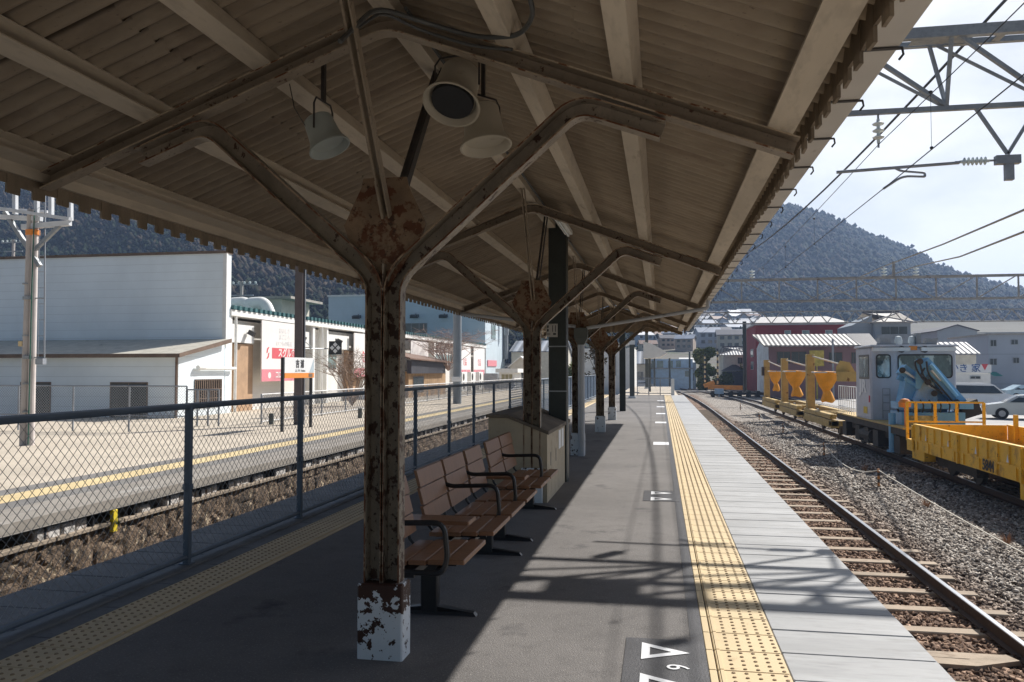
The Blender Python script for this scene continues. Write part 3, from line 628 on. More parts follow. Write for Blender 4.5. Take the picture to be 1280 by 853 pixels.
# ------------------------------------------------------------------ fences
def chain(mb, P, Q, z0, z1, s=.062, r=.0017):
    P = Vector(P); Q = Vector(Q); L_ = (Q-P).length; d = (Q-P)/L_; H = z1-z0; n = d.cross(Vector((0, 0, 1)))
    k = -int(H/s)
    while k*s < L_:
        for sg in (1, -1):
            a0, a1 = (k*s, k*s+H) if sg > 0 else (k*s+H, k*s)
            t0, t1 = 0, 1
            if a1 != a0:
                lo = (0-a0)/(a1-a0); hi = (L_-a0)/(a1-a0)
                if lo > hi: lo, hi = hi, lo
                t0 = max(0, lo); t1 = min(1, hi)
            if t1-t0 < .01: continue
            A = P+d*(a0+(a1-a0)*t0)+Vector((0, 0, z0+H*t0))+n*(.003*sg); B = P+d*(a0+(a1-a0)*t1)+Vector((0, 0, z0+H*t1))+n*(.003*sg)
            u = n*r; v = (B-A).cross(n).normalized()*r; o = len(mb.v)
            for c in (A, B): mb.v += [tuple(c+u+v), tuple(c-u*1.2), tuple(c+u-v)]
            mb.f += [(o, o+1, o+4, o+3), (o+1, o+2, o+5, o+4), (o+2, o, o+3, o+5)]; mb.m += [0, 0, 0]
        k += 1
FX = -3.68
fe = thing('platform_fence', 'blue grey chain link fence along the back edge of the platform', 'fence', (FX, 10, 0))
ys = [-2.3, -.22, 1.85, 3.88, 5.93, 7.97, 10.0, 12.03, 14.06, 16.0, 18.0]+[20+2*i for i in range(16)]
for y in ys:
    b = MB(); b.cbox(FX-.025, FX+.025, y-.025, y+.025, 0, 1.26, .005); b.box(FX-.045, FX+.045, y-.045, y+.045, .016, .024)
    for z in (.62,): b.tube([(FX, y-.001, z-.02), (FX, y-.001, z+.02)], .042, 8)
    b.build('post', m_fence, fe)
b = MB(); b.tube([(FX, ys[0], 1.255), (FX, ys[-1], 1.255)], .026, 10); b.build('top_rail', m_fence, fe)
b = MB(); b.tube([(FX, ys[0], .07), (FX, ys[-1], .07)], .022, 8); b.build('bottom_rail', m_fence, fe)
for i in range(1, len(ys)-1):
    far = ys[i] > 19.5; b = MB(); chain(b, (FX-.012, ys[i], 0), (FX-.012, ys[i+1], 0), .08, 1.24, .076 if not far else .12, .0016 if not far else .004)
    me = bpy.data.meshes.new('mesh_panel'); me.from_pydata(b.v, [], b.f); me.materials.append(m_wire if not far else m_wiref); link('mesh_panel', me, fe)
# end fence of the platform
fe = thing('end_fence', 'low mesh fence closing off the far end of the platform', 'fence', (-.4, 51.5, 0)); b = MB()
for x in (-1.4, -.7, 0, .72): b.tube([(x, 51.45, 0), (x, 51.45, 1.05)], .03, 6)
b.tube([(-1.4, 51.45, 1.05), (.72, 51.45, 1.05)], .03, 6); b.tube([(-1.4, 51.45, .1), (.72, 51.45, .1)], .025, 6); b.build('frame', m_galv, fe)
b = MB(); chain(b, (-1.4, 51.45, 0), (.72, 51.45, 0), .1, 1.05, .12, .004); b.build('mesh_panel', m_wiref, fe)
b = MB(); b.box(.66, .86, 51.3, 51.5, 0, 1.0); tag(b.build('white_post', m_whitew), 'white square post at the right end of the platform end fence', 'post')
# ------------------------------------------------------------------ tracks
def rails(name, xc, z, pts_y, labs, curve=None):
    for sg, lb in zip((-1, 1), labs):
        x = xc+sg*.566; f = curve or (lambda y: 0)
        pts = [(x+f(y), y, z-.076) for y in pts_y]
        prof = [(-.0625, -.077), (.0625, -.077), (.0625, -.066), (.012, -.05), (.009, .03), (.0325, .045), (.0325, .070), (-.0325, .070), (-.0325, .045), (-.009, .03), (-.012, -.05), (-.0625, -.066)]
        t = thing('rail', lb, 'rail', (x, pts_y[0], z-.15)); b = MB(); b.sweep(pts, prof, up=(0, 0, 1)); b.build('web', m_rail, t)
        b = MB(); b.sweep(pts, [(-.031, .0702), (.031, .0702), (.026, .0765), (-.026, .0765)], up=(0, 0, 1)); b.build('running_surface', m_railt, t)
T1 = 2.81; ZR = -1.05
c1 = lambda y: -.00085*max(0, y-55)**2*.6
ysl = [-6, 20, 40, 55]+[60+6*i for i in range(16)]
rails('rail', T1, ZR, ysl, ('near rail of the platform track under the platform edge', 'far rail of the platform track with bright worn head'), c1)
T2 = 7.70
rails('rail', T2, ZR, [-4, 20, 45, 60]+[66+6*i for i in range(12)], ('near rail of the siding under the work wagons', 'far rail of the siding under the work wagons'), lambda y: -.0012*max(0, y-60)**2)
rails('rail', 11.4, ZR, [0, 40, 70, 90], ('near rail of the empty siding behind the wagons', 'far rail of the empty siding behind the wagons'))
rails('rail', -5.95, -1.25, [-4, 60, 75], ('near rail of the sunken track beyond the fence', 'far rail of the sunken track beyond the fence'))
b = MB(); b.cbox(-1.03, 1.03, -.10, .10, -.14, 0, .012); sp = b.build('sleeper', m_sleep, None)
for sx in (-.566, .566):
    for q in (-.085, .085):
        b = MB(); b.box(sx+q-.018, sx+q+.018, -.045, .045, 0, .03); b.tube([(sx+q*1.2, 0, 0), (sx+q*1.2, 0, .045)], .016, 6); b.build('rail_clip', m_rail, sp, False)
tag(sp, 'pale weathered timber sleeper under the rails of the platform track', 'sleeper', 'sleepers of the platform track'); sp.location = (T1, 2.2, ZR-.152)
y = 2.2; i = 0
while y < 58:
    y += .80; i += 1
    c = copy_tree(sp); c.location = (T1+random.uniform(-.03, .03), y, ZR-.152); c.rotation_euler[2] = random.uniform(-.012, .012)
    if y > 20: 
        for ch in list(c.children): bpy.data.objects.remove(ch)
y = 8
for k in range(70):
    c = sp.copy(); COL.objects.link(c); c['label'] = 'grey weathered sleeper half buried in ballast under the siding'; c['group'] = 'sleepers of the siding'; c.location = (T2+random.uniform(-.03, .03), y, ZR-.165); y += .62
# crooked cable cover across the track
def cover(y, lab, mir=1):
    t = MB(); P = [(T1-.9, y+.16, ZR-.12), (T1-.35, y, ZR-.13), (T1+.02, y-.02, ZR-.13), (T1+.42, y+.13, ZR-.11)]
    t.sweep([Vector(p) for p in P], [(-.085, -.03), (.085, -.03), (.085, .012), (-.085, .012)], up=(0, 0, 1)); tag(t.build('cable_cover', m_sleep), lab, 'cable cover')
q = atz(1215, 828, ZR-.12); cover(q.y, 'bent wooden cable cover between the near sleepers'); q = atz(985, 612, ZR-.12); cover(q.y, 'bent wooden cable cover farther along the track')
# ballast sheet and stones
def ballast_mat():
    m = bpy.data.materials.new('ballast'); m.use_nodes = True; t = m.node_tree; N = t.nodes; L = t.links; b = N['Principled BSDF']; b.inputs['Roughness'].default_value = .92; b.inputs['Specular IOR Level'].default_value = .2
    g = N.new('ShaderNodeNewGeometry'); v = N.new('ShaderNodeTexVoronoi'); v.inputs['Scale'].default_value = 22; L.new(g.outputs['Position'], v.inputs['Vector'])
    sp_ = N.new('ShaderNodeSeparateColor'); L.new(v.outputs['Color'], sp_.inputs[0])
    at_ = N.new('ShaderNodeAttribute'); at_.attribute_name = 'tone'
    r = N.new('ShaderNodeValToRGB'); e = r.color_ramp.elements; e[0].color = (.06, .045, .036, 1); e[1].color = (.62, .57, .50, 1); e.new(.45).color = (.23, .195, .165, 1)
    L.new(sp_.outputs[0], r.inputs[0])
    sx = N.new('ShaderNodeSeparateXYZ'); L.new(g.outputs['Position'], sx.inputs[0])
    a1 = N.new('ShaderNodeMath'); a1.operation = 'SUBTRACT'; a1.inputs[1].default_value = T1; L.new(sx.outputs['X'], a1.inputs[0])
    a2 = N.new('ShaderNodeMath'); a2.operation = 'ABSOLUTE'; L.new(a1.outputs[0], a2.inputs[0])
    mr = N.new('ShaderNodeMapRange'); mr.inputs['From Min'].default_value = .7; mr.inputs['From Max'].default_value = 1.5; L.new(a2.outputs[0], mr.inputs[0])
    x = N.new('ShaderNodeMix'); x.data_type = 'RGBA'; x.blend_type = 'MULTIPLY'; x.inputs['Factor'].default_value = 1
    y_ = N.new('ShaderNodeMix'); y_.data_type = 'RGBA'; y_.inputs['A'].default_value = (.62, .46, .38, 1); y_.inputs['B'].default_value = (.92, .93, .95, 1); L.new(mr.outputs[0], y_.inputs['Factor'])
    L.new(r.outputs[0], x.inputs['A']); L.new(y_.outputs['Result'], x.inputs['B']); L.new(x.outputs['Result'], b.inputs['Base Color'])
    bp = N.new('ShaderNodeBump'); bp.inputs['Strength'].default_value = .9; bp.inputs['Distance'].default_value = .03; L.new(v.outputs['Distance'], bp.inputs['Height']); L.new(bp.outputs[0], b.inputs['Normal'])
    return m
m_ball = ballast_mat()
def stone_mat():
    m = ballast_mat(); m.name = 'ballast_stone'; N = m.node_tree.nodes; L = m.node_tree.links
    a = [n for n in N if n.type == 'ATTRIBUTE'][0]; r = [n for n in N if n.type == 'VALTORGB'][0]; L.new(a.outputs['Fac'], r.inputs[0])
    b = N['Principled BSDF']; 
    for l in list(b.inputs['Normal'].links): L.remove(l)
    return m
m_stone = stone_mat()
def zb(x, y):   # ballast height
    return -1.245+.02*math.sin(x*1.3)*math.sin(y*.7)
nx, ny = 60, 200; v = []; f = []
for j in range(ny+1):
    for i in range(nx+1):
        x = 1.2+(13.5-1.2)*i/nx; y = -4+99*j/ny; v.append((x, y, zb(x, y)))
for j in range(ny):
    for i in range(nx): a = j*(nx+1)+i; f.append((a, a+1, a+nx+2, a+nx+1))
me = bpy.data.meshes.new('ballast_bed'); me.from_pydata(v, [], f); me.materials.append(m_ball); structure(link('ballast_bed', me))
b = MB(); b.box(-7.6, XL+.1, -4, 80, -1.6, -1.38); structure(b.build('sunken_track_bed', m_ball))
def stones(name, regions):
    V = []; Fc = []; T = []; base = np.array([(-1, -1, -1), (1, -1, -1), (1, 1, -1), (-1, 1, -1), (-1, -1, 1), (1, -1, 1), (1, 1, 1), (-1, 1, 1)], float)*.5
    fq = np.array([(0, 3, 2, 1), (4, 5, 6, 7), (0, 1, 5, 4), (1, 2, 6, 5), (2, 3, 7, 6), (3, 0, 4, 7)]); tot = 0
    for (x0, x1, y0, y1, n, s) in regions:
        c = np.stack([rng.uniform(x0, x1, n), rng.uniform(y0, y1, n), np.zeros(n)], 1)
        keep = np.ones(n, bool)
        for xr in (T1-.566, T1+.566, T2-.566, T2+.566): keep &= np.abs(c[:, 0]-xr) > .085
        c = c[keep]; n = len(c)
        c[:, 2] = -1.245+.02*np.sin(c[:, 0]*1.3)*np.sin(c[:, 1]*.7)+rng.uniform(-.01, .018, n)
        ph = ((c[:, 1]-2.2) % .80); on = ((ph < .12) | (ph > .68)) & (np.abs(c[:, 0]-T1) < 1.04); c[on, 2] -= .035
        sc = rng.uniform(.6, 1.35, (n, 1, 3))*s; sh = base[None]*(1+rng.uniform(-.38, .25, (n, 8, 3)))*sc
        q = rng.normal(size=(n, 4)); q /= np.linalg.norm(q, axis=1, keepdims=True); w, x, y, z = q.T
        Rm = np.stack([1-2*(y*y+z*z), 2*(x*y-z*w), 2*(x*z+y*w), 2*(x*y+z*w), 1-2*(x*x+z*z), 2*(y*z-x*w), 2*(x*z-y*w), 2*(y*z+x*w), 1-2*(x*x+y*y)], 1).reshape(n, 3, 3)
        vv = np.einsum('nij,nkj->nki', Rm, sh)+c[:, None, :]; V.append(vv.reshape(-1, 3)); Fc.append((fq[None]+(np.arange(n)*8)[:, None, None]+tot).reshape(-1, 4)); tot += n*8
        T.append(np.repeat(np.clip(rng.normal(.52, .26, n), 0, 1), 8))
    V = np.concatenate(V); Fc = np.concatenate(Fc); T = np.concatenate(T)
    me = bpy.data.meshes.new(name); me.vertices.add(len(V)); me.vertices.foreach_set('co', V.ravel()); me.loops.add(Fc.size); me.loops.foreach_set('vertex_index', Fc.ravel())
    me.polygons.add(len(Fc)); me.polygons.foreach_set('loop_start', np.arange(len(Fc))*4); me.polygons.foreach_set('loop_total', np.full(len(Fc), 4)); me.update(calc_edges=True)
    at_ = me.attributes.new('tone', 'FLOAT', 'POINT'); at_.data.foreach_set('value', T); me.materials.append(m_stone); return tag(link(name, me), kind='stuff')
stones('ballast_stones', [(1.45, 6.6, 2.4, 9, 26000, .052), (1.45, 8.6, 9, 20, 38000, .046), (1.45, 9, 20, 46, 34000, .06), (3.6, 7, 2.4, 8, 5000, .035)])
# ------------------------------------------------------------------ rope posts and rope
rp_ = []
for i, (px, py, lb) in enumerate([(1096, 612, 'nearest small striped rope post in the ballast'), (1018, 572, 'second small rope post in the ballast'), (976, 543, 'third small rope post in the ballast'), (947, 526, 'fourth small rope post in the ballast'), (928, 513, 'farthest small rope post in the ballast')]):
    q = atz(px, py, -1.25); q.x = 5.02+.12*i; t = thing('rope_post', lb, 'post', (q.x, q.y, -1.25), 0, 'small posts carrying the white rope'); rp_.append(Vector((q.x, q.y, -.80)))
    b = MB()
    for k in range(6): b.tube([(0, 0, k*.08), (0, 0, (k+1)*.08)], .027, 8, k % 2)
    b.build('stake', [m_dark, M('stake_orange', (.45, .2, .06), .6)] if i == 0 else [bpy.data.materials['dark_iron'], bpy.data.materials['stake_orange']], t, False)
P0 = Vector((5.0, 8.0, -1.0)); seq = [Vector((5.0, 12.0, -.98))]
pts = sag((5.25, 6.0, -1.15), rp_[0], .12, 16)
for i in range(len(rp_)-1): pts += sag(rp_[i], rp_[i+1], .33, 10)[1:]
wire('rope', 'white rope slung between the small posts in the ballast', pts, .013, m_rope, 'rope', None)
# dry weed tufts
def tuft(x, y, z, h, n, lab, mat, spread=.12):
    b = MB()
    for i in range(n):
        a = random.uniform(0, 6.28); r = random.uniform(.0, spread*.4); l = h*random.uniform(.5, 1); ex = spread*random.uniform(.3, 1.2)
        p = Vector((x+r*math.cos(a), y+r*math.sin(a), z)); q = p+Vector((math.cos(a)*ex, math.sin(a)*ex, l)); m_ = p.lerp(q, .5)+Vector((0, 0, l*.12)); d = Vector((-math.sin(a), math.cos(a), 0))*.004
        b.add([p-d, p+d, m_+d*.8, m_-d*.8, q], [(0, 1, 2, 3), (3, 2, 4)])
    return tag(b.build('weed', mat), lab, 'weed')
m_weed = M('dry_weed', (.34, .20, .12), .9, var=.2, vs=20)
m_weedg = M('green_weed', (.09, .12, .04), .9, var=.2, vs=20)
for (px, py, lb) in ((1081, 590, 'dry reddish weed left of the nearest rope post'), (1158, 635, 'dry reddish weed in the ballast below the rope'), (1258, 682, 'dry reddish weed at the right edge of the ballast')):
    q = atz(px, py, -1.25); tuft(q.x, q.y, -1.26, .26, 70, lb, m_weed)
# ------------------------------------------------------------------ opposite platform
ZP = -.21; OX = -7.33
b = MB(); b.box(-14.6, OX, -4, 100, ZP-.14, ZP-.004); structure(b.build('opposite_platform', m_conc))
b = MB(); b.box(-8.12, OX+.004, -4, 100, ZP-.12, ZP); structure(b.build('opposite_edge_slabs', M('pale_edge_slab', (.27, .245, .215), .85, var=.12, spots=((.42, .4, .37), 2.2, .6, .2), stretch=(1, .5, 1))))
b = MB(); b.box(-8.52, -8.12, -4, 100, ZP-.1, ZP+.001); b.box(-9.45, -9.02, -4, 100, ZP-.1, ZP+.001); structure(b.build('opposite_grey_strip', m_greyc))
b = MB(); b.box(-9.02, -8.52, -4, 100, ZP-.1, ZP+.004); structure(b.build('opposite_yellow_line', m_yel))
b = MB(); b.box(-14.6, -9.45, -4, 100, ZP-.1, ZP+.003); b.box(-26, -14.6, -4, 130, -1.4, -.42); structure(b.build('opposite_ground', m_sand))
# stone retaining wall with supports
def stone_wall():
    mb = MB(); n = 0
    from mathutils import noise as NZ
    ys_ = []; y = -2.0
    while y < 72: ys_.append(y); y += .05 if y < 24 else .16
    nz_ = 20
    for y in ys_:
        for k in range(nz_+1):
            z = -1.42+.88*k/nz_; p = Vector((0, y*1.0, z)); c = NZ.voronoi(Vector((0, y*2.2, z*2.6)), distance_metric='DISTANCE')[0]; e = min(.16, (c[1]-c[0]))/.16
            d = .045*e+.02*NZ.noise(Vector((3, y*3, z*4)))+.012*NZ.noise(Vector((7, y*11, z*13)))
            mb.v.append((OX-.10+d, y, z+.02*NZ.noise(Vector((1, y*5, z*5)))*(k < nz_)))
    n1 = nz_+1
    for a in range(len(ys_)-1):
        for k in range(nz_): q_ = a*n1+k; mb.f.append((q_, q_+n1, q_+n1+1, q_+1)); mb.m.append(0)
    t = thing('stone_wall', 'mossy brown stone retaining wall under the opposite platform', 'wall', (OX, 10, -1.4)); mb.build('stones', m_stonew, t)
    b = MB(); slabs(OX-.45, OX-.02, -4, 72, 1.3, -.57, -.525, .02, b); b.build('coping', M('old_coping', (.27, .22, .17), .9, var=.25, spots=((.1, .08, .06), 4, .55, .1), bump=(20, .6, .02)), t)
    b = MB(); y = -4
    while y < 72:
        w = random.uniform(.18, .5)
        if random.random() < .62: b.cbox(OX-.6, OX-.09+random.uniform(-.03, .03), y, y+w*.9, -.53, -.37-random.uniform(0, .06), .02)
        y += w
    b.build('rubble', m_rubble, t)
    b = MB(); b.box(OX-.9, OX-.62, -4, 100, -.53, -.34); b.build('backing', m_conc, t)
    b = MB(); y = -3.2
    while y < 60: b.cbox(OX-.16, OX-.06, y, y+.035, -.53, -.34, .004); y += .86
    b.build('prop', m_black, t)
    b = MB(); b.box(OX-.30, OX-.03, -4, 100, -.372, -.352); b.build('edge_beam', m_black, t)
stone_wall()
q = atx(142, 650, OX-.03); b = MB(); b.cbox(OX-.06, OX, q.y-.05, q.y+.05, -.66, -.36, .01); tag(b.build('marker', M('marker_yellow', (.72, .55, .03), .6, var=.1)), 'small yellow marker under the edge of the opposite platform', 'marker')
tuft(OX+.03, q.y, -.56, .1, 40, 'green weed below the yellow marker', m_weedg, .08)
# left mast with ladder
q = atz(33, 557, ZP); lx, ly = q.x, q.y
def L(px, py, dy=0): return at(px, py, ly+dy)
m_cpole = M('concrete_pole', (.44, .40, .375), .8, var=.08, spots=((.32, .28, .26), 3, .6, .2))
t = thing('portal_mast', 'pair of pale concrete poles with ladder at the far left', 'mast', (lx, ly, ZP)); 
b = MB(); b.tube([L(29, 559), L(38.5, 262)], [.085, .075], 14); b.build('pole', m_cpole, t); b = MB(); b.tube([L(38, 559, .02), L(44.5, 262, .02)], [.085, .07], 14); b.build('pole', M('concrete_pole_light', (.55, .50, .48), .8, var=.08), t)
b = MB(); b.tube([L(35, 556, -.1), L(40, 350, -.1), L(43, 264, -.1)], .014, 6); b.build('cable', M('green_cable', (.02, .10, .07), .5), t)
b = MB()
for (y0, y1) in ((288, 294),): b.tube([L(41, y1), L(41, y0)], .155, 12)
b.build('orange_band', m_orange, t)
b = MB(); b.tube([L(46.5, 448), L(55.5, 448), L(56.5, 245)], .017, 6); b.tube([L(47.5, 448), L(50, 262)], .008, 5)
for k in range(10): yy = 440-k*20; b.tube([L(47.5, yy), L(56, yy)], .007, 4)
b.build('ladder', m_galv, t)
b = MB()
for yy in (373, 447): b.tube([L(30, yy), L(55, yy)], .014, 5); b.tube([L(36, yy+2), L(36, yy-2)], .13, 10)
for yy in (480, 515, 355, 420): b.tube([L(34, yy+.8), L(34, yy-.8)], .105, 10)
b.build('clamp', m_galvd, t)
b = MB(); b.bar(L(6, 265), L(50, 333), .09, .09); b.bar(L(75, 282), L(34, 322), .08, .08); b.build('strut', m_galvd, t)
b = MB(); b.bar(L(-60, 268), L(52, 274), .10, .10); b.bar(L(28, 284), L(88, 279), .10, .12); b.bar(L(-60, 252), L(88, 274, -.3), .10, .07); b.bar(L(-60, 258), L(60, 265, .5), .1, .06)
for (xx, y0, y1) in ((19, 268, 230), (46, 270, 235), (64, 272, 238), (88, 276, 246)): b.bar(L(xx, y0), L(xx, y1), .09, .09)
b.build('cross_frame', M('pale_steel', (.55, .57, .60), .5, var=.1), t)
b = MB(); b.box(-.05, .05, -.05, .05, -.06, .06); bo = b.build('box', m_yel, t, False); bo.location = Vector(L(27, 430))-Vector((lx, ly, ZP))
b = MB(); b.box(-.1, .1, -.06, .06, -.07, .07); bo = b.build('box', m_galv, t, False); bo.location = Vector(L(51, 452))-Vector((lx, ly, ZP))
# light poles on the opposite platform
q = atz(374, 531, ZP); t = thing('light_pole', 'tall dark square pole behind the station name board', 'pole', q)
pt = at(374, 335, q.y); w = .17; b = MB(); hbeam(b, q.x, q.y, .27, .24, ZP, pt.z+.1, .02); b.build('shaft', M('brown_grey_steel', (.12, .10, .10), .6, var=.15), t); b = MB(); b.tube([(q.x+.16, q.y, ZP), (q.x+.16, q.y, pt.z)], .022, 6); b.lathe([(0, 0), (.09, .02), (.1, .07), (0, .1)], (q.x+.2, q.y, pt.z-.02), (0, 0, 1), 10); b.build('conduit', m_galv, t)
q = atz(571.5, 505, ZP); t = thing('light_pole', 'pale grey round pole farther along the opposite platform', 'pole', q); b = MB(); b.tube([(q.x, q.y, ZP), (q.x, q.y, 5.0)], .22, 14); b.build('shaft', M('pale_blue_pole', (.22, .25, .28), .6, var=.08), t); b = MB(); b.box(q.x-.24, q.x+.24, q.y-.25, q.y-.235, .95, 1.2); b.build('plate', m_signw, t)
# station name board
sy0 = atz(353, 540, ZP); t = thing('station_sign', 'white station name board with orange band on two dark posts', 'sign', (sy0.x, sy0.y+1.1, ZP)); SX = sy0.x
tl = atx(353, 447, SX); tr = atx(391, 446, SX); br_ = atx(391, 472, SX)
for yy, nm in ((tl.y+.02, 'post'), (tr.y-.12, 'post')): b = MB(); b.cbox(SX-.04, SX+.04, yy-.04, yy+.04, ZP, tl.z, .006); b.build(nm, m_black, t)
z1, z0 = tl.z+.01, tl.z-.70*(tr.y-tl.y)/2.24*.92; zm = z0+.15
b = MB(); b.box(SX-.02, SX+.045, tl.y+.06, tr.y, zm, z1); b.build('board', m_signw, t)
b = MB(); b.box(SX-.02, SX+.047, tl.y+.06, tr.y, z0, zm-.002); b.build('orange_band', m_orange, t)
yc = (tl.y+tr.y)/2; b = MB(); b.add([(SX+.0475, tr.y-.02, z1-.02), (SX+.0475, tr.y-.02, zm), (SX+.0475, tr.y-.36, zm)], [(0, 1, 2)]); b.build('grey_corner', M('sign_grey', (.42, .5, .55), .5, var=.04), t)
b = MB(); b.box(SX+.047, SX+.050, tr.y-.40, tr.y-.12, z0+.02, zm-.02); b.build('brown_square', m_brown, t)
text_obj('kanji', '吉 浦', .25, m_text, t, (SX+.05, yc+.02, z1-.2), (0, 1, 0), (0, 0, 1), bold=.008)
text_obj('roman_text', 'よしうら  Yoshiura', .085, m_text, t, (SX+.05, yc+.05, z1-.39), (0, 1, 0), (0, 0, 1))
# train stop marker hung on the light pole
q = at(419, 435, 30.0); PX = q.x; t = thing('stop_sign', 'black square sign with white diamond cross on a thin arm from the pole', 'sign', q)
s_ = .26; b = MB(); b.box(q.x-s_, q.x+s_, q.y, q.y+.03, q.z-s_, q.z+s_); b.build('board', m_black, t)
for (u, v_) in ((0, .11), (0, -.11), (.11, 0), (-.11, 0)):
    b = MB(); r = .095; u *= 1; c = Vector((q.x+u*1.15, q.y-.004, q.z+v_*1.15)); b.add([c+Vector((r, 0, 0)), c+Vector((0, 0, r)), c-Vector((r, 0, 0)), c-Vector((0, 0, r))], [(0, 1, 2, 3)]); b.build('diamond', m_signw, t)
b = MB(); b.tube([at(376, 436, 28.4), at(410, 436, 30)], .022, 6); b.tube([at(378, 424, 28.4), at(390, 435, 29)], .015, 6); b.build('arm', m_galvd, t)
b = MB(); b.box(q.x+.0, q.x+.05, q.y, q.y+.03, q.z+.26, q.z+.36); b.build('tip', m_black, t)
# far fences of the opposite side
fq = atz(233, 533, ZP); fy = fq.y
fe = thing('mesh_fence', 'pale mesh fence in front of the grey annex', 'fence', (fq.x, fy, ZP)); topz = at(233, 483, fy).z
x0 = -28; xs_ = [fq.x-2.0*i for i in range(7)]
for x in xs_: b = MB(); b.tube([(x, fy, ZP-.2), (x, fy, topz)], .03, 6); b.build('post', m_galv, fe)
b = MB(); b.tube([(xs_[-1], fy, topz), (fq.x, fy, topz)], .024, 6); b.tube([(xs_[-1], fy, .1), (fq.x, fy, .1)], .02, 6); b.build('rail', m_galv, fe)
b = MB(); chain(b, (xs_[-1], fy, 0), (fq.x, fy, 0), -.1, topz, .09, .0035); me = bpy.data.meshes.new('mesh_panel'); me.from_pydata(b.v, [], b.f); me.materials.append(m_galv); link('mesh_panel', me, fe)
fe = thing('mesh_fence', 'low white railed mesh fence along the back of the opposite platform', 'fence', (-12.6, 40, ZP)); FX2 = -12.75
a = atx(327, 494, FX2); yA = a.y; yy = [yA+2.4*i for i in range(26)]
for i, y in enumerate(yy): b = MB(); b.tube([(FX2, y, ZP), (FX2, y, .75)], .028, 6); b.build('post', m_galv, fe)
b = MB(); b.tube([(FX2, yA, .75), (FX2, yy[-1], .75)], .026, 6); b.tube([(FX2, yA, -.13), (FX2, yy[-1], -.13)], .022, 6); b.build('rail', M('white_rail', (.6, .6, .6), .5), fe)
b = MB(); chain(b, (FX2, yA, 0), (FX2, yy[-1], 0), -.13, .75, .12, .0035); me = bpy.data.meshes.new('mesh_panel'); me.from_pydata(b.v, [], b.f); me.materials.append(m_galv); link('mesh_panel', me, fe)
fe = thing('mesh_fence', 'tall gate panel of mesh fence joining the annex fence to the low fence', 'fence', (-14, 27, ZP))
p1 = Vector((fq.x, fy, 0)); p2 = atx(326, 494, FX2); b = MB(); p2 = Vector((FX2-.9, p2.y-1.0, 0)); tz = .93
for k in range(4): p = p1.lerp(p2, k/3); b.tube([(p.x, p.y, ZP-.1), (p.x, p.y, tz)], .03, 6)
b.tube([(p1.x, p1.y, tz), (p2.x, p2.y, tz)], .025, 6); b.tube([(p1.x, p1.y, 0), (p2.x, p2.y, 0)], .02, 6); b.build('frame', m_galv, fe); b = MB(); chain(b, p1, p2, 0, tz, .09, .0035); b.build('mesh_panel', m_galv, fe)
for (px, py, lb) in ((339, 531, 'short grey stub post left of the station name board'), (450, 523, 'short grey stub post right of the station name board')):
    q = atz(px, py, ZP); b = MB(); b.tube([(q.x, q.y, ZP), (q.x, q.y, ZP+.36)], .08, 10); tag(b.build('stub_post', m_grpole), lb, 'post')
# ------------------------------------------------------------------ buildings on the left
def win(parent, x0, x1, y0, y1, z0, z1, mat=m_glassd, fr=m_brown, n=2):
    """window on a wall: thin in the axis whose extent is small"""
    alongx = abs(x1-x0) > abs(y1-y0); b = MB(); t_ = .05
    b.box(x0, x1, y0, y1, z0, z1); w_ = b.build('window', fr, parent)
    g_ = MB(); e = .006
    for k in range(n):
        if alongx:
            a = x0+t_+(x1-x0-t_)*k/n; c = a+(x1-x0-t_)/n-t_; g_.box(a, c, y0-e, y1+e, z0+t_, z1-t_)
        else:
            a = y0+t_+(y1-y0-t_)*k/n; c = a+(y1-y0-t_)/n-t_; g_.box(x0-e, x1+e, a, c, z0+t_, z1-t_)
    g_.build('pane', mat, w_); return w_
SXW = -19.5
def pxr(a, c, Y): return at(a, 450, Y).x, at(c, 450, Y).x
# big box hall
ny_ = 34.3; zt = 6.9
bt = thing('warehouse_hall', 'tall windowless front wall of pale grey horizontal cladding above the annex', 'building', (-30, 40, -.4))
b = MB(); b.box(-60, SXW-.02, ny_, ny_+.45, -1.2, zt); b.build('wall', m_bigwall, bt)
b = MB(); b.box(-60.1, SXW+.03, ny_-.08, ny_+.5, zt, zt+.12); b.build('parapet', m_brown, bt)
b = MB(); b.box(SXW-.16, SXW+.02, ny_-.04, ny_+.1, 2.6, zt-.005); b.build('corner_trim', m_whitew, bt)
# annex
ay = 30.6; bt = thing('annex', 'low lean-to annex with brown edged sloping roof in front of the grey hall', 'building', (-28, 32, -.4))
b = MB(); zf, zk = 2.12, 2.82
b.add([(-60, ay, -1.2), (SXW, ay, -1.2), (SXW, ny_-.1, -1.2), (-60, ny_-.1, -1.2), (-60, ay, zf), (SXW, ay, zf), (SXW, ny_-.1, zk), (-60, ny_-.1, zk)], [(0, 1, 5, 4), (1, 2, 6, 5), (2, 3, 7, 6), (3, 0, 4, 7)]); b.build('wall', m_annex, bt)
b = MB(); b.add([(-60, ay-.35, zf), (SXW+.25, ay-.35, zf), (SXW+.25, ny_-.1, zk+.05), (-60, ny_-.1, zk+.05), (-60, ay-.35, zf+.09), (SXW+.25, ay-.35, zf+.09), (SXW+.25, ny_-.1, zk+.14), (-60, ny_-.1, zk+.14)], [(0, 3, 2, 1), (4, 5, 6, 7), (0, 1, 5, 4), (1, 2, 6, 5), (2, 3, 7, 6), (3, 0, 4, 7)])
ro = b.build('roof', M('roof_tan', (.50, .47, .40), .6, var=.12, spots=((.16, .15, .14), 1.2, .66, .03)), bt)
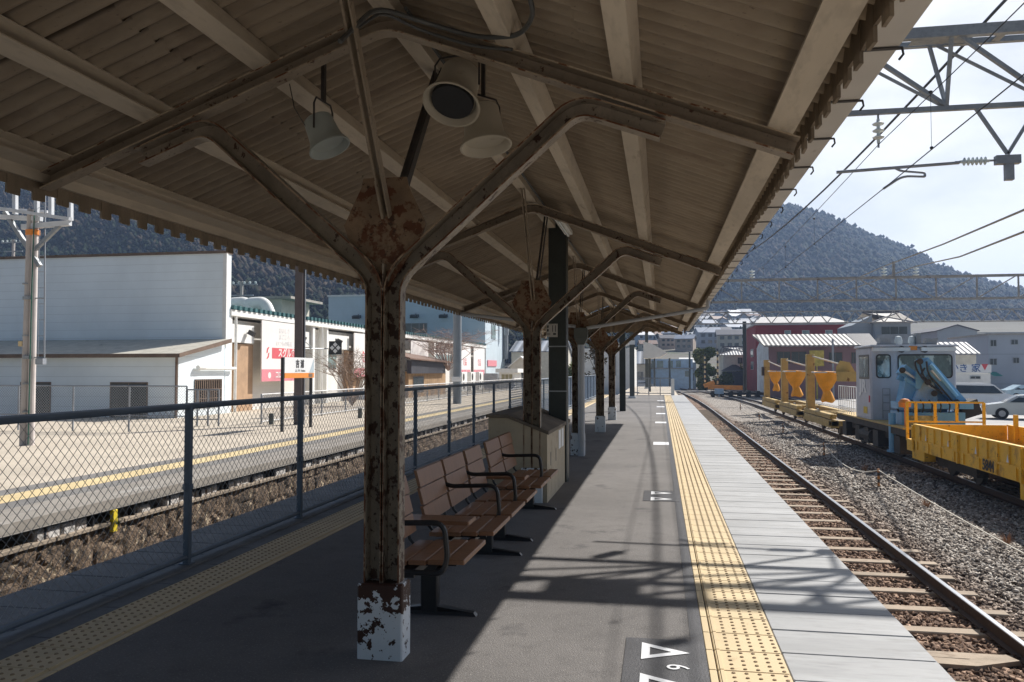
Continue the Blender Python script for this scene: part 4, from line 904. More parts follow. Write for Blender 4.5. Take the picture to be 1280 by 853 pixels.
b = MB(); b.box(-60, SXW+.26, ay-.40, ay-.352, zf-.06, zf+.10); b.add([(SXW+.252, ay-.4, zf-.06), (SXW+.30, ay-.4, zf-.06), (SXW+.30, ny_, zk-.02), (SXW+.252, ny_, zk-.02), (SXW+.252, ay-.4, zf+.10), (SXW+.30, ay-.4, zf+.10), (SXW+.30, ny_, zk+.16), (SXW+.252, ny_, zk+.16)], [(0, 3, 2, 1), (4, 5, 6, 7), (0, 1, 5, 4), (1, 2, 6, 5), (2, 3, 7, 6), (3, 0, 4, 7)]); b.build('gutter', m_brown, ro)
b = MB(); b.tube([(SXW-.05, ay-.06, -.8), (SXW-.05, ay-.06, zf)], .05, 8); b.build('downpipe', m_brown, bt)
def fx(px, z=0): return at(px, 480, ay).x
for (a, c, y0, y1) in ((138, 185, 478, 527), (26, 64, 478, 521)):
    xa, xc = fx(a), fx(c); win(bt, xa, xc, ay-.03, ay+.02, at(160, y1, ay).z, at(160, y0, ay).z)
xb = atx(243, 480, SXW).y; xc = atx(276, 480, SXW).y
d_ = MB(); d_.box(SXW+.001, SXW+.02, xb, xc, -.1, 1.15); gr = d_.build('grille_door', m_glassd, bt); d_ = MB()
k = xb
while k < xc: d_.box(SXW+.03, SXW+.05, k, k+.05, -.1, 1.15); k += .15
for z in (-.05, .3, .7, 1.1): d_.box(SXW+.05, SXW+.06, xb, xc, z, z+.03)
d_.build('bars', m_brown, gr)
b = MB(); b.tube([(SXW+.15, xb+.1, 1.62), (SXW+.15, xc+1.0, 1.62)], .07, 8); b.tube([(SXW+.15, xb+.0, 1.66), (SXW+.15, xb+.5, 1.66)], .1, 8); b.build('duct', m_whitew, bt)
# store with long sunlit side
bt = thing('store_building', 'long white store with teal roof edge and billboards facing the tracks', 'building', (-24, 60, -.4)); y0, y1, zt = 34.7, 91, 4.15
b = MB(); b.box(-40, SXW-.6, y0, y1, -1.2, zt-.2); b.build('wall', m_store, bt)
b = MB(); b.box(-40, SXW+.05, y0, y1, zt-.08, zt+.20); b.build('fascia', m_whitew, bt)
b = MB(); b.box(-40, SXW-.1, y0, y1, zt+.2, zt+.30); k = y0+.1
while k < y1-.2: b.box(SXW-.15, SXW+.12, k, k+.25, zt+.21, zt+.40); k += .5
b.build('roof_edge', m_teal, bt)
for yy, w2 in ((y0, .25), (43.9, .3), (45.9, .22), (51.9, .3), (60.6, .3), (69.5, .35), (78, .4), (83.2, .4), (90.2, .5)): b = MB(); b.box(SXW-.6, SXW-.05, yy, yy+w2, -1.2, zt-.08); b.build('pilaster', m_whitew, bt)
b = MB()
for yy in (35.2, 45.1, 79.6, 90.6): b.tube(fillet([(SXW-.02, yy, zt-.1), (SXW+.0, yy, zt-.5), (SXW-.02, yy, -.9)], .1), .07, 8)
b.build('downpipe', m_whitew, bt)
for (ya, yb) in ((35.1, 37.3), (41.6, 43.8), (46.3, 49.8), (52.3, 54.5)):    # projecting boxes under the eaves
    b = MB(); b.box(SXW-.6, SXW-.2, ya, yb, 2.85, 3.72); b.build('sign_box', m_whitew, bt)
for (ya, yb, z_a, z_b) in ((41.3, 43.4, 1.6, 2.75), (46.4, 48.6, 1.6, 2.75), (69.8, 77.5, 2.2, 3.0)): win(bt, SXW-.62, SXW-.55, ya, yb, z_a, z_b, m_glassl, m_galv, 3)
m_tanp = M('tan_panel', (.40, .26, .16), .7, var=.12)
for (ya, yb) in ((35.6, 37.4), (49.9, 51.9)): b = MB(); b.box(SXW-.62, SXW-.3, ya, yb, -.9, 2.8); b.build('tan_panel', m_tanp, bt)
# floodlights on the store
for yy in (36.6, 42.4, 47.6, 53.0): b = MB(); b.bar((SXW-.1, yy, 3.4), (SXW+.2, yy, 3.25), .16, .22); b.bar((SXW-.25, yy, 3.35), (SXW, yy, 3.35), .04, .04); b.build('floodlight', m_black, bt)
# roof vents and low roof block
for i, (px, lb) in enumerate([(296, 'left round hooded roof vent on the store'), (318, 'right round hooded roof vent on the store')]):
    q = at(px, 391, 41); t = thing('roof_vent', lb, 'roof vent', q, 0); b = MB(); r = .32
    b.tube(fillet([q+Vector((.9, 0, -.1)), q+Vector((.6, 0, .55)), q+Vector((-.3, 0, .5)), q+Vector((-.45, 0, .3))], .4), r, 12); b.build('hood', m_whitew, t, True, True)
q0 = at(287, 391, 46); q1 = at(367, 391, 46); bt = thing('roof_block', 'small cream plant room standing on the store roof', 'building', q0); zz = at(300, 372, 46).z
b = MB(); b.box(q0.x+.6, q1.x-.8, 46, 50, 4.4, zz-.15); b.build('wall', m_awall, bt); b = MB(); b.box(q0.x, q1.x, 45.6, 50.3, zz-.15, zz); b.build('roof', m_conc, bt)
# billboards
def billboard(label, ya, yb, z_a, z_b, kind):
    t = thing('billboard', label, 'billboard', (SXW, ya, z_a), 0); X = SXW+.06
    b = MB(); b.box(X, X+.06, ya, yb, z_a, z_b); b.build('panel', m_banner, t)
    h = z_b-z_a; b = MB(); b.box(X+.06, X+.065, ya, yb, z_a, z_a+h*.20); b.build('pink_band', m_pink, t)
    yc = (ya+yb)/2; w = yb-ya
    if kind == 1:
        for k_, tx in enumerate(('おいしさ', 'まごころ', 'いつもの味を')): text_obj('faded_text', tx, .32, m_faint, t, (X+.065, ya+w*.5, z_b-h*(.15+.11*k_)), (0, 1, 0), (0, 0, 1))
        b = MB(); b.box(X+.06, X+.066, ya+w*.22, yb-w*.03, z_a+h*.38, z_a+h*.56); b.build('red_panel', m_red, t)
        text_obj('brand_text', 'スグル食品', .50, m_banner, t, (X+.07, ya+w*.61, z_a+h*.47), (0, 1, 0), (0, 0, 1), bold=.012)
        b = MB(); c_ = (ya+w*.13, z_a+h*.47)
        for s2 in (1, -1): b.add([(X+.066, c_[0]+s2*a_, c_[1]+s2*z_) for a_, z_ in ((-.16, -.02), (-.10, .22), (.05, .3), (.16, .3), (.0, .14), (-.02, .02))], [(0, 1, 2, 3, 4, 5)])
        b.build('emblem', m_red, t)
        text_obj('band_text', 'コロッケ・カツ', .40, m_banner, t, (X+.07, ya+w*.58, z_a+h*.10), (0, 1, 0), (0, 0, 1), bold=.01)
        b = MB(); b.lathe([(0, 0), (.16, 0)], (X+.067, ya+w*.17, z_a+h*.1), (1, 0, 0), 12); b.build('emblem', m_banner, t)
    else:
        text_obj('brand_text', '酒' if kind == 2 else '食品', .9 if kind == 2 else .8, m_red, t, (X+.066, yc, z_a+h*.45), (0, 1, 0), (0, 0, 1), bold=.01)
        text_obj('band_text', 'ショップ', .4, m_banner, t, (X+.07, yc, z_a+h*.1), (0, 1, 0), (0, 0, 1), bold=.01)
billboard('large white billboard with red katakana and pink foot band behind the dark pole', 37.5, 42.4, .98, 4.02, 1)
billboard('narrow white billboard with pink foot half hidden behind the rusty column', 49.9, 54.0, 1.1, 3.95, 3)
billboard('white billboard with a red character above the shed', 62.1, 67.0, .98, 3.9, 2)
billboard('white billboard just right of the pale round pole', 77.8, 82.6, 1.0, 3.95, 3)
billboard('farthest white billboard at the end of the store', 84.2, 89.5, 1.0, 3.95, 4)
# tall blue hall behind
Yb_ = 92.5; xl, xr = pxr(410, 606.5, Yb_); bt = thing('blue_hall', 'tall pale blue hall with sunlit white side rising behind the store', 'building', (xl, Yb_, 0)); yB = atx(631, 450, xr).y; zh = at(430, 371, Yb_).z
b = MB(); b.box(xl, xr, Yb_, yB, -1.3, zh); b.build('wall', m_tall, bt); b = MB(); b.box(xl-.1, xr+.1, Yb_-.1, yB+.1, zh, zh+.2); b.build('parapet', m_whitew, bt)
xa, xb = pxr(504, 534, Yb_); win(bt, xa, xb, Yb_-.06, Yb_+.02, at(520, 417, Yb_).z, at(520, 404, Yb_).z, m_glassd, m_galv, 3)
for (px, py) in ((447, 396), (519, 395), (555, 395)): b = MB(); q = at(px, py, Yb_-.3); b.bar(q, q+Vector((0, -.7, -.15)), .9, .35); b.bar(q+Vector((0, .3, .25)), q, .1, .1); b.build('floodlight', m_black, bt)
xq = xr+.02; ya_ = atx(614, 450, xr).y; yb_ = atx(619, 450, xr).y; win(bt, xr-.02, xr+.06, ya_, yb_, atx(616, 424, xr).z, atx(616, 406, xr).z, m_glassl, m_galv, 1)
b = MB(); b.box(xr, xr+.1, atx(609, 450, xr).y, atx(620, 450, xr).y, atx(612, 458, xr).z, atx(612, 450.5, xr).z); b.build('red_sign', m_pink, bt)
b = MB(); b.tube([(xr+.3, yB-1, 3), (xr+.3, yB-1, 9.5)], .35, 8); b.tube([(xr+.8, yB-3, 6), (xr+.8, yB-3, 8.6)], .3, 8); b.build('pipe', m_galvd, bt)
# shed (dark roof, timber) in front of the store
bt = thing('timber_shed', 'small timber shed with dark sloping roof by the store', 'shed', (-17, 62, -.3))
sX = -17.6; ya, yb = atx(533, 470, sX).y, atx(557, 470, sX).y
b = MB(); b.box(SXW+.02, sX, ya-4.5, yb, -.9, 1.45); b.build('wall', M('shed_timber', (.33, .21, .11), .8, var=.2, stretch=(1, 1, .3)), bt)
b = MB(); b.add([(SXW+.05, ya-6, 3.0), (sX+.6, ya-6, 2.3), (sX+.6, yb+1, 2.1), (SXW+.05, yb+1, 2.6), (SXW+.05, ya-6, 3.1), (sX+.6, ya-6, 2.4), (sX+.6, yb+1, 2.2), (SXW+.05, yb+1, 2.7)], [(0, 3, 2, 1), (4, 5, 6, 7), (0, 1, 5, 4), (1, 2, 6, 5), (2, 3, 7, 6), (3, 0, 4, 7)]); b.build('roof', M('shed_roof', (.17, .10, .07), .7), bt)
b = MB(); b.box(sX-.02, sX+.3, ya-4.8, yb-1.2, 1.3, 2.25); b.build('dark_panel', M('shed_dark', (.035, .035, .045), .6), bt)
win(bt, sX, sX+.04, ya-3.5, ya-.8, -.1, 1.1, m_glassd, m_brown, 2)
# air conditioner units
for i, (px, lb) in enumerate([(577, 'left outdoor unit stacked by the store wall'), (588, 'middle outdoor unit by the store wall'), (598, 'right outdoor unit by the store wall')]):
    q = atx(px, 474, -18.2); t = thing('outdoor_unit', lb, 'air conditioner', (q.x, q.y, -.4), 0, 'outdoor units by the store'); b = MB(); b.cbox(-.3, .3, -1, 1, .0, 1.75, .03); b.build('casing', m_whitew, t, False)
    b = MB(); b.lathe([(0, 0), (.35, 0)], (.31, -.4, 1.3), (1, 0, 0), 12); b.lathe([(0, 0), (.35, 0)], (.31, -.4, .5), (1, 0, 0), 12); b.build('fan', m_dark, t, False)
# grey sheds beyond the store
def gable(label, cat, X0, X1, Y0, Y1, z0, ze, zr, wm, rm, along='y', name='house', over=.25, wins=(), parent=None):
    t = thing(name, label, cat, ((X0+X1)/2, (Y0+Y1)/2, z0)); b = MB()
    if along == 'y':
        xm = (X0+X1)/2; b.prism([(X0, z0), (X1, z0), (X1, ze), (xm, zr), (X0, ze)], (0, Y0, 0), (1, 0, 0), (0, 0, 1), (0, 1, 0), Y1-Y0); b.build('wall', wm, t)
        s2 = (zr-ze)/(xm-X0); b = MB(); b.prism([(X0-over, ze-s2*over+.02), (xm, zr+.02), (X1+over, ze-s2*over+.02), (X1+over, ze-s2*over+.14), (xm, zr+.16), (X0-over, ze-s2*over+.14)], (0, Y0-over, 0), (1, 0, 0), (0, 0, 1), (0, 1, 0), Y1-Y0+2*over); b.build('roof', rm, t)
    else:
        ym = (Y0+Y1)/2; b.prism([(Y0, z0), (Y1, z0), (Y1, ze), (ym, zr), (Y0, ze)], (X0, 0, 0), (0, 1, 0), (0, 0, 1), (1, 0, 0), X1-X0); b.build('wall', wm, t)
        s2 = (zr-ze)/(ym-Y0); b = MB(); b.prism([(Y0-over, ze-s2*over+.02), (ym, zr+.02), (Y1+over, ze-s2*over+.02), (Y1+over, ze-s2*over+.14), (ym, zr+.16), (Y0-over, ze-s2*over+.14)], (X0-over, 0, 0), (0, 1, 0), (0, 0, 1), (1, 0, 0), X1-X0+2*over); b.build('roof', rm, t)
    for (u0, u1, v0, v1) in wins:
        X_a = X0+(X1-X0)*u0; X_b = X0+(X1-X0)*u1; win(t, X_a, X_b, Y0-.04, Y0+.03, z0+(ze-z0)*v0, z0+(ze-z0)*v1, m_glassd, m_galv, 2)
    return t
def pxrange(a, c, Y): return at(a, 450, Y).x, at(c, 450, Y).x
def pz(y, Y, x=900): return at(x, y, Y).z
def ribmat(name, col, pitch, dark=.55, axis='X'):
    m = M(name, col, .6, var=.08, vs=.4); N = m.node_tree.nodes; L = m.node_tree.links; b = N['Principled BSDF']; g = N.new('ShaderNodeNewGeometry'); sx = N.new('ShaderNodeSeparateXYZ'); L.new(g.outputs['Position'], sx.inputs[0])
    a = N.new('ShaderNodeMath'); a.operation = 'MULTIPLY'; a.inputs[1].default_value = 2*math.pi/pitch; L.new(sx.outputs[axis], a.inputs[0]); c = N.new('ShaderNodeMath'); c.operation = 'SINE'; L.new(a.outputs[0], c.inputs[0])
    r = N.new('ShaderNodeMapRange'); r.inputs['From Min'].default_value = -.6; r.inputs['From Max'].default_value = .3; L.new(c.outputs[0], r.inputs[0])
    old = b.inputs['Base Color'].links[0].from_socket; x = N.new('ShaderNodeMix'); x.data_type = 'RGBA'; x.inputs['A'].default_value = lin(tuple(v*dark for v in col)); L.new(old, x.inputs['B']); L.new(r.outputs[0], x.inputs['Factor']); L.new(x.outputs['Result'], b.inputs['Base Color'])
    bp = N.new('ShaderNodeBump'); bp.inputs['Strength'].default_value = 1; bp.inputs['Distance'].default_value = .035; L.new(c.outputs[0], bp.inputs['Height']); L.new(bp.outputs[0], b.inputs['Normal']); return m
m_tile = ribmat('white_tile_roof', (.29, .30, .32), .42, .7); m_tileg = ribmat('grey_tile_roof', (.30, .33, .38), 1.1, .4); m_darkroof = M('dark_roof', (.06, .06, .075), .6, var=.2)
x0, x1 = pxrange(632, 668, 100); gable('grey blue tiled roof house behind the small cream shed', 'house', x0, x1+3, 104, 114, -1.2, pz(440, 104, 640), pz(426, 104, 640), m_awall, m_tileg, 'x')
x0, x1 = pxrange(638, 664, 88); gable('cream gabled shed with tall dark doorway left of the rusty column', 'shed', x0, x1, 88, 94, -.6, pz(458, 88, 640), pz(447, 88, 640), m_awall, m_whitew, 'y', name='shed', wins=((.15, .65, .05, .8),))
x0, x1 = pxrange(605, 622, 86); t = thing('grey_shed', 'low flat grey corrugated shed at the end of the store', 'shed', (x0, 86, -.4)); b = MB(); b.box(x0, x1, 86, 90, -.9, pz(467, 86, 610)); b.build('wall', m_galvd, t)
x0, x1 = pxrange(624, 643, 80); t = thing('white_kiosk', 'small white kiosk with a row of yellowish windows', 'kiosk', (x0, 80, -.4)); b = MB(); b.box(x0, x1, 80, 84, -.9, pz(466, 80, 630)); b.build('wall', m_whitew, t); b = MB(); b.box(x0-.3, x1+.4, 79.6, 84.3, pz(466, 80, 630), pz(461, 80, 630)); b.build('roof', m_whitew, t)
win(t, x0+.2, x1-.15, 79.94, 80.02, pz(476, 80, 630), pz(467.5, 80, 630), M('pane_yellow', (.3, .27, .16), .3), m_whitew, 3)
# bare shrub and vine by the store
def shrub(name, label, cat, base, h, r, n, mat, leaf=0, seed=1, leafmat=None):
    rd = random.Random(seed); t = thing(name, label, cat, base); b = MB(); tips = []
    for i in range(n):
        a = rd.uniform(0, 6.28); e = rd.uniform(.2, 1); p = Vector((0, 0, 0)); q = Vector((math.cos(a)*r*e*.5, math.sin(a)*r*e*.5, h*rd.uniform(.35, .6))); b.tube([p, q], [.035, .02], 4, cap=False)
        for j in range(5):
            w = q+Vector((rd.gauss(0, r*.35), rd.gauss(0, r*.35), h*rd.uniform(.1, .45))); b.tube([q, w], [.016, .008], 3, cap=False); tips.append(w)
            for k in range(4): u = w+Vector((rd.gauss(0, r*.16), rd.gauss(0, r*.16), h*rd.uniform(-.05, .14))); b.tube([w, u], [.009, .005], 3, cap=False)
    b.build('branches', mat, t, False); return t
m_twig = M('twig', (.27, .20, .15), .9, var=.2); m_twigp = M('pink_twig', (.36, .26, .22), .9, var=.2)
q = atx(440, 512, -16.6); shrub('shrub', 'bare reddish shrub against the store between two billboards', 'shrub', (q.x, q.y, -.4), 3.0, 2.2, 24, m_twig)
q = atx(548, 500, -17.2); shrub('shrub', 'bare pale climbing shrub spreading over the shed roof', 'shrub', (q.x, q.y+3, 1.5), 3.3, 4.6, 26, m_twigp, seed=4)
# ------------------------------------------------------------------ wagons and motor car on the siding
m_wy = M('wagon_yellow', (.82, .47, .03), .5, var=.08, vs=1.5, spots=((.42, .22, .03), 3, .56, .15), spots2=((.14, .07, .03), 16, .63, .05))
m_ochre = M('ochre_paint', (.48, .33, .11), .6, var=.12, spots=((.18, .08, .03), 4, .6, .08))
m_cab = M('cab_lilac_grey', (.47, .49, .55), .45, var=.06, spots=((.28, .27, .28), 3, .64, .15))
m_crane = M('crane_blue', (.19, .43, .67), .4, var=.06, spots=((.12, .2, .28), 7, .66, .08))
m_orange2 = M('orange_tarp', (.86, .36, .02), .6, var=.1, vs=3, bump=(5, .5, .05))
m_under = M('underframe', (.05, .045, .042), .7, var=.25, spots=((.12, .07, .04), 8, .6, .1))
WX0, WX1 = 6.55, 8.85
def wheelset(b, y, r=.33):
    for x in (T2-.566, T2+.566): b.lathe([(0, -.06), (r, -.06), (r+.02, -.055), (r+.02, -.03), (r, -.03), (r, .06), (0, .06)], (x, y, ZR+r), (1, 0, 0), 20)
    b.tube([(T2-.75, y, ZR+r), (T2+.75, y, ZR+r)], .06, 8)
t = thing('flat_wagon', 'open yellow low sided work wagon numbered 5844 at the right edge', 'wagon', (T2, 18, ZR)); ya, yb = 12.2, 23.1
b = MB(); b.box(WX0+.08, WX1-.08, ya, yb, -.36, -.28); b.box(WX0, WX0+.14, ya, yb, -.54, -.30); b.box(WX1-.14, WX1, ya, yb, -.54, -.30); b.box(WX0, WX1, yb-.12, yb, -.54, -.25)
b.build('frame', m_wy, t)
L_ = (yb-ya-.05)/3.33
for side, X in (('a', WX0), ('b', WX1-.05)):
    y = yb-.03; k = 0
    while y > ya+.3:
        y2 = y-3.28; b = MB(); b.box(X, X+.045, y2, y-.04, -.27, .10); b.box(X-.025, X+.07, y2, y-.04, .10, .135); b.box(X-.02, X, y2, y-.04, -.30, -.25)
        for j in range(7): yy = y-.06-j*(3.2/6); b.box(X-.03 if side == 'a' else X+.045, X if side == 'a' else X+.075, yy-.025, yy+.025, -.27, .10)
        b.build('side_board', m_wy, t)
        if side == 'a':
            for j in range(4): b = MB(); yy = y-.3-j*.9; b.box(X-.03, X+.0, yy-.06, yy+.06, -.52, -.27); b.build('stake_pocket', m_wy, t)
            b = MB(); b.box(X-.05, X-.005, y-.045, y+.045-.02, -.54, .09); b.build('stake', m_wy, t)
            b = MB()
            for j in (1.0, 2.6): yy = y-j-.1; b.add([(X-.034, yy-.055, -.22), (X-.034, yy+.055, -.22), (X-.034, yy+.02, -.12), (X-.034, yy, -.06), (X-.034, yy-.02, -.12)], [(0, 1, 2, 3, 4)])
            b.build('reflector', m_signw, t)
        y = y2
for y_ in (yb-.05, ya): b = MB(); b.box(WX0+.05, WX1-.05, y_, y_+.05, -.27, .12); b.build('end_board', m_wy, t)
text_obj('wagon_number', '5844', .31, m_text, t, (WX0-.028, 18.05, -.40), (0, -1, 0), (0, 0, 1), bold=.008)
b = MB(); b.box(WX0+.5, WX1-.5, 12.5, 22.5, -.60, -.37); 
for y in (14.2, 15.9, 20.2, 21.9): wheelset(b, y)
for y in (15.05, 21.05): b.box(WX0+.35, WX0+.5, y-1.3, y+1.3, -.85, -.55); b.box(WX1-.5, WX1-.35, y-1.3, y+1.3, -.85, -.55)
b.build('bogie', m_under, t)
for bx_ in ((WX0+.02, WX0+.35, 16.0, 16.7, -.85, -.55), (WX0+.02, WX0+.3, 22.3, 23.3, -.78, -.54), (WX0, WX0+1.2, 23.11, 23.7, -.60, -.30)): b = MB(); b.cbox(*bx_, .01); b.build('step_bracket', m_wy, t)
# railing at the end
b = MB(); RY = 23.75; z_t, z_m, z_b = at(1134, 503, RY).z, at(1134, 527, RY).z, -.35
xs2 = [at(px, 520, RY).x for px in (1134, 1145, 1169, 1196, 1230)]
b.tube([(xs2[0], RY, z_t), (xs2[-1], RY, z_t)], .028, 6); b.tube([(xs2[0], RY, z_m), (xs2[-1], RY, z_m)], .024, 6)
for i, x in enumerate(xs2): b.bar((x, RY, z_b if i in (0, 4) else z_m), (x, RY, z_t), .07, .05)
b.build('end_railing', m_wy, t)
q = at(1246, 495, 22.5); b = MB(); b.bar((WX1-.1, 22.4, -.3), (WX1-.1, 22.4, .42), .09, .09); b.build('corner_post', m_wy, t)
q0 = at(1250, 552, 19.5); ct = MB(); ct.cbox(7.6, 8.5, 18.3, 19.3, -.27, -.10, .02); tag(ct.build('timber_block', m_sleep), 'dark timber block lying on the wagon floor', 'timber block')
# motor car with cab and crane
CYF, CYB = 28.0, 30.0; t = thing('track_motor_car', 'pale lilac grey rail motor car with cab, fenced deck and blue crane', 'rail vehicle', (T2, 28, ZR))
b = MB(); b.box(WX0+.1, WX1-.1, 24.2, 33.0, -.30, -.10); b.build('deck', m_under, t); b = MB(); b.box(WX0+.05, WX1-.1, 24.2, 33.0, -.098, -.05); b.build('deck_plate', m_ochre, t)
b = MB(); b.box(WX0+.35, WX1-.35, 24.6, 32.8, -.55, -.30)
for y in (26.3, 30.9): wheelset(b, y, .38)
for y in (25.2, 27.6, 28.8, 30.0, 32.0): b.box(WX0+.15, WX0+.6, y-.3, y+.3, -.85, -.35)
b.tube([(WX0+.3, 28.3, -.6), (WX0+.3, 29.7, -.6)], .2, 12); b.build('underframe', m_under, t)
cx0, cx1 = 6.68, at(1196, 480, CYF).x; zc0, zc1 = -.05, at(1089, 434, CYF).z
b = MB(); b.cbox(cx0, cx1, CYF, CYB, zc0, zc1, .05); cab = b.build('cab', m_cab, t, True)
b = MB(); b.cbox(cx0-.04, cx1+.06, CYF-.12, CYB+.1, zc1+.0, zc1+.07, .03); b.build('roof', M('cab_roof', (.52, .53, .56), .5), cab)
def fwin(a, c, yt, yb, nm='window', rr=.1):
    x_a, x_c = at(a, 460, CYF-.02).x, at(c, 460, CYF-.02).x; z_t, z_b = at(a, yt, CYF).z, at(a, yb, CYF).z
    def rrect(e, y):
        out = []; 
        for (sx, sz, a0) in ((1, 1, 0), (-1, 1, 90), (-1, -1, 180), (1, -1, 270)):
            cxx = (x_c-rr) if sx > 0 else (x_a+rr); czz = (z_t-rr) if sz > 0 else (z_b+rr)
            for k in range(5): th = R(a0+22.5*k); out.append((cxx+(rr-e)*math.cos(th), y, czz+(rr-e)*math.sin(th)))
        return out
    o = MB(); P_o = rrect(0, CYF-.02); P_i = rrect(.045, CYF-.02); n = len(P_o); o.add(P_o+P_i, [(k, (k+1) % n, n+(k+1) % n, n+k) for k in range(n)]); w_ = o.build(nm, m_black, t)
    o = MB(); o.add(rrect(.045, CYF-.012), [tuple(range(n))]); o.build('pane', m_cabg, w_)
m_cabg = M('cab_glass', (.10, .14, .14), .06, var=.5, vs=1.2, spec=.9, spots=((.48, .56, .54), 1.3, .46, .06), stretch=(1, 1, .6))
fwin(1095, 1114, 443, 473); fwin(1122, 1191, 443, 473, rr=.12)
b = MB(); b.box(cx0-.012, cx0-.004, CYF+.15, CYB-.5, 1.25, 2.05); w_ = b.build('side_window', m_black, t); b = MB(); b.box(cx0-.016, cx0-.013, CYF+.22, CYB-.57, 1.32, 1.98); b.build('pane', m_cabg, w_)
lg = text_obj('jr_logo', 'JR', .56, m_signw, t, (cx0-.012, CYF+1.0, 1.0), (0, -1, 0), (0, 0, 1), bold=.03)
for v_ in lg.data.vertices: v_.co.y = CYF+1.0+(v_.co.y-CYF-1.0)*1.8
b = MB(); b.box(cx0-.01, cx0-.004, CYF+.45, CYF+.95, .12, .34); b.build('yellow_sticker', M('sticker_yellow', (.7, .5, .06), .6), t)
b = MB(); b.box(cx0-.02, cx0-.002, CYF+.1, CYF+.2, .5, .72); b.build('red_tag', m_red, t)
b = MB(); b.box(cx0+.05, cx1-1.4, CYF-.16, CYF-.0, zc1-.14, zc1-.02); b.box(cx0+1.5, cx1-.05, CYF-.16, CYF-.0, zc1-.14, zc1-.02); b.build('visor', m_whitew, cab)
b = MB()   # steps and grab rails on the front
for x in (cx0+.33, cx0+.55): b.tube([(x, CYF-.12, .0), (x, CYF-.12, .95)], .016, 5)
for z in (.25, .5, .75, .95): b.tube([(cx0+.33, CYF-.12, z), (cx0+.55, CYF-.12, z)], .012, 5)
for x in (cx0+.8, cx0+1.1): b.tube([(x, CYF-.1, 0), (x, CYF-.1, .75)], .02, 5)
for z in (.2, .45, .7): b.box(cx0+.8, cx0+1.1, CYF-.12, CYF-.05, z, z+.03)
b.build('ladder', m_galv, t)
for i, (px, lb) in enumerate([(1123, 'left'), (1140, 'right')]):
    q = at(px, 434, CYF+.4); b = MB(); b.lathe([(0, .30), (.09, .27), (.12, .15), (.11, 0), (0, 0)], (q.x, q.y, zc1+.07), (0, 0, 1), 14); b.build('dome_lamp', m_porc, t, True, True)
b = MB(); b.box(at(1103, 430, CYF).x, at(1117, 430, CYF).x, CYF+.3, CYF+.7, zc1+.07, zc1+.3); b.box(at(1148, 430, CYF).x, at(1154, 430, CYF).x, CYF+.2, CYF+.5, zc1+.07, zc1+.45); b.box(at(1160, 430, CYF).x, at(1174, 430, CYF).x, CYF+.2, CYF+.5, zc1+.07, zc1+.28)
b.tube([at(1156, 428, CYF+.3), at(1172, 424, CYF+.3)], .05, 6); b.box(at(1100, 430, CYF).x, at(1176, 430, CYF).x, CYF+.35, CYF+.45, zc1+.07, zc1+.12); b.build('roof_equipment', m_galvd, t)
b = MB()
for px in (1127, 1156): q = at(px, 437, CYF-.15); b.lathe([(0, 0), (.11, 0), (.09, .14), (0, .15)], q, (0, 1, 0), 12)
b.build('headlamp', m_dark, t)
b = MB(); b.box(at(1136, 437, CYF-.1).x, at(1146, 437, CYF-.1).x, CYF-.14, CYF-.1, at(1140, 438, CYF).z, at(1140, 433, CYF).z); b.build('number_board', m_orange, t)
b = MB()   # deck fence behind the cab
for k in range(9): y = CYB+.1+k*.35; b.tube([(WX0+.15, y, -.05), (WX0+.15, y, .95)], .014, 5)
for z in (.95, .45, .2): b.tube([(WX0+.15, CYB+.1, z), (WX0+.15, CYB+2.9, z)], .016, 5)
b.build('deck_fence', m_whitew, t)
# crane on the deck
def CP(px, py, y=26.2): return at(px, py, y)
cr = thing('deck_crane', 'light blue folding crane in front of the cab', 'crane', (7.9, 26, -.05))
b = MB(); b.bar(CP(1152, 452), CP(1202, 509), .34, .50, (0, 1, 0)); b.build('main_boom', m_crane, cr)
b = MB(); b.bar(CP(1126, 461, 26.5), CP(1166, 490, 26.5), .30, .44, (0, 1, 0)); b.bar(CP(1124, 469, 26.7), CP(1150, 483, 26.7), .28, .22, (0, 1, 0)); b.build('folded_boom', m_crane, cr)
b = MB(); b.add([CP(1145, 449, 26.0), CP(1160, 447, 26.0), CP(1166, 455, 26.0), CP(1150, 487, 26.0), CP(1144, 486, 26.0), CP(1145, 449, 26.4), CP(1160, 447, 26.4), CP(1166, 455, 26.4), CP(1150, 487, 26.4), CP(1144, 486, 26.4)], [(0, 1, 2, 3, 4), (9, 8, 7, 6, 5)]+[(k, (k+1) % 5, 5+(k+1) % 5, 5+k) for k in range(5)]); b.build('knuckle', m_crane, cr)
b = MB(); b.bar(CP(1125, 493, 26.6), CP(1182, 505, 26.6), .6, .85); b.build('slew_body', m_crane, cr)
b = MB(); b.prism([(-.55, 0), (.35, 0), (.18, .9), (-.05, 1.1)], CP(1160, 515, 26.1), (1, 0, 0), (0, 0, 1), (0, 1, 0), .5); b.build('pedestal', M('crane_pale', (.42, .58, .70), .45), cr)
b = MB(); b.box(CP(1122, 500, 25.8).x, CP(1200, 500, 25.8).x, 25.4, 26.6, -.05, .32); b.box(CP(1118, 500, 25.8).x, CP(1212, 500, 25.8).x, 25.5, 26.2, .42, .62); b.build('base', m_crane, cr)
b = MB()
for pl_ in ([(1152, 449), (1143, 452), (1146, 464), (1156, 476), (1170, 486)], [(1158, 452), (1160, 468), (1172, 480), (1192, 503)], [(1150, 455), (1154, 470), (1160, 476), (1165, 484)], [(1124, 516), (1120, 508), (1128, 503), (1134, 512)], [(1156, 460), (1150, 470), (1158, 478), (1178, 492)]):
    b.tube(fillet([CP(x, y, 25.75) for x, y in pl_], .3), .028, 6)
b.build('hose', m_black, cr)
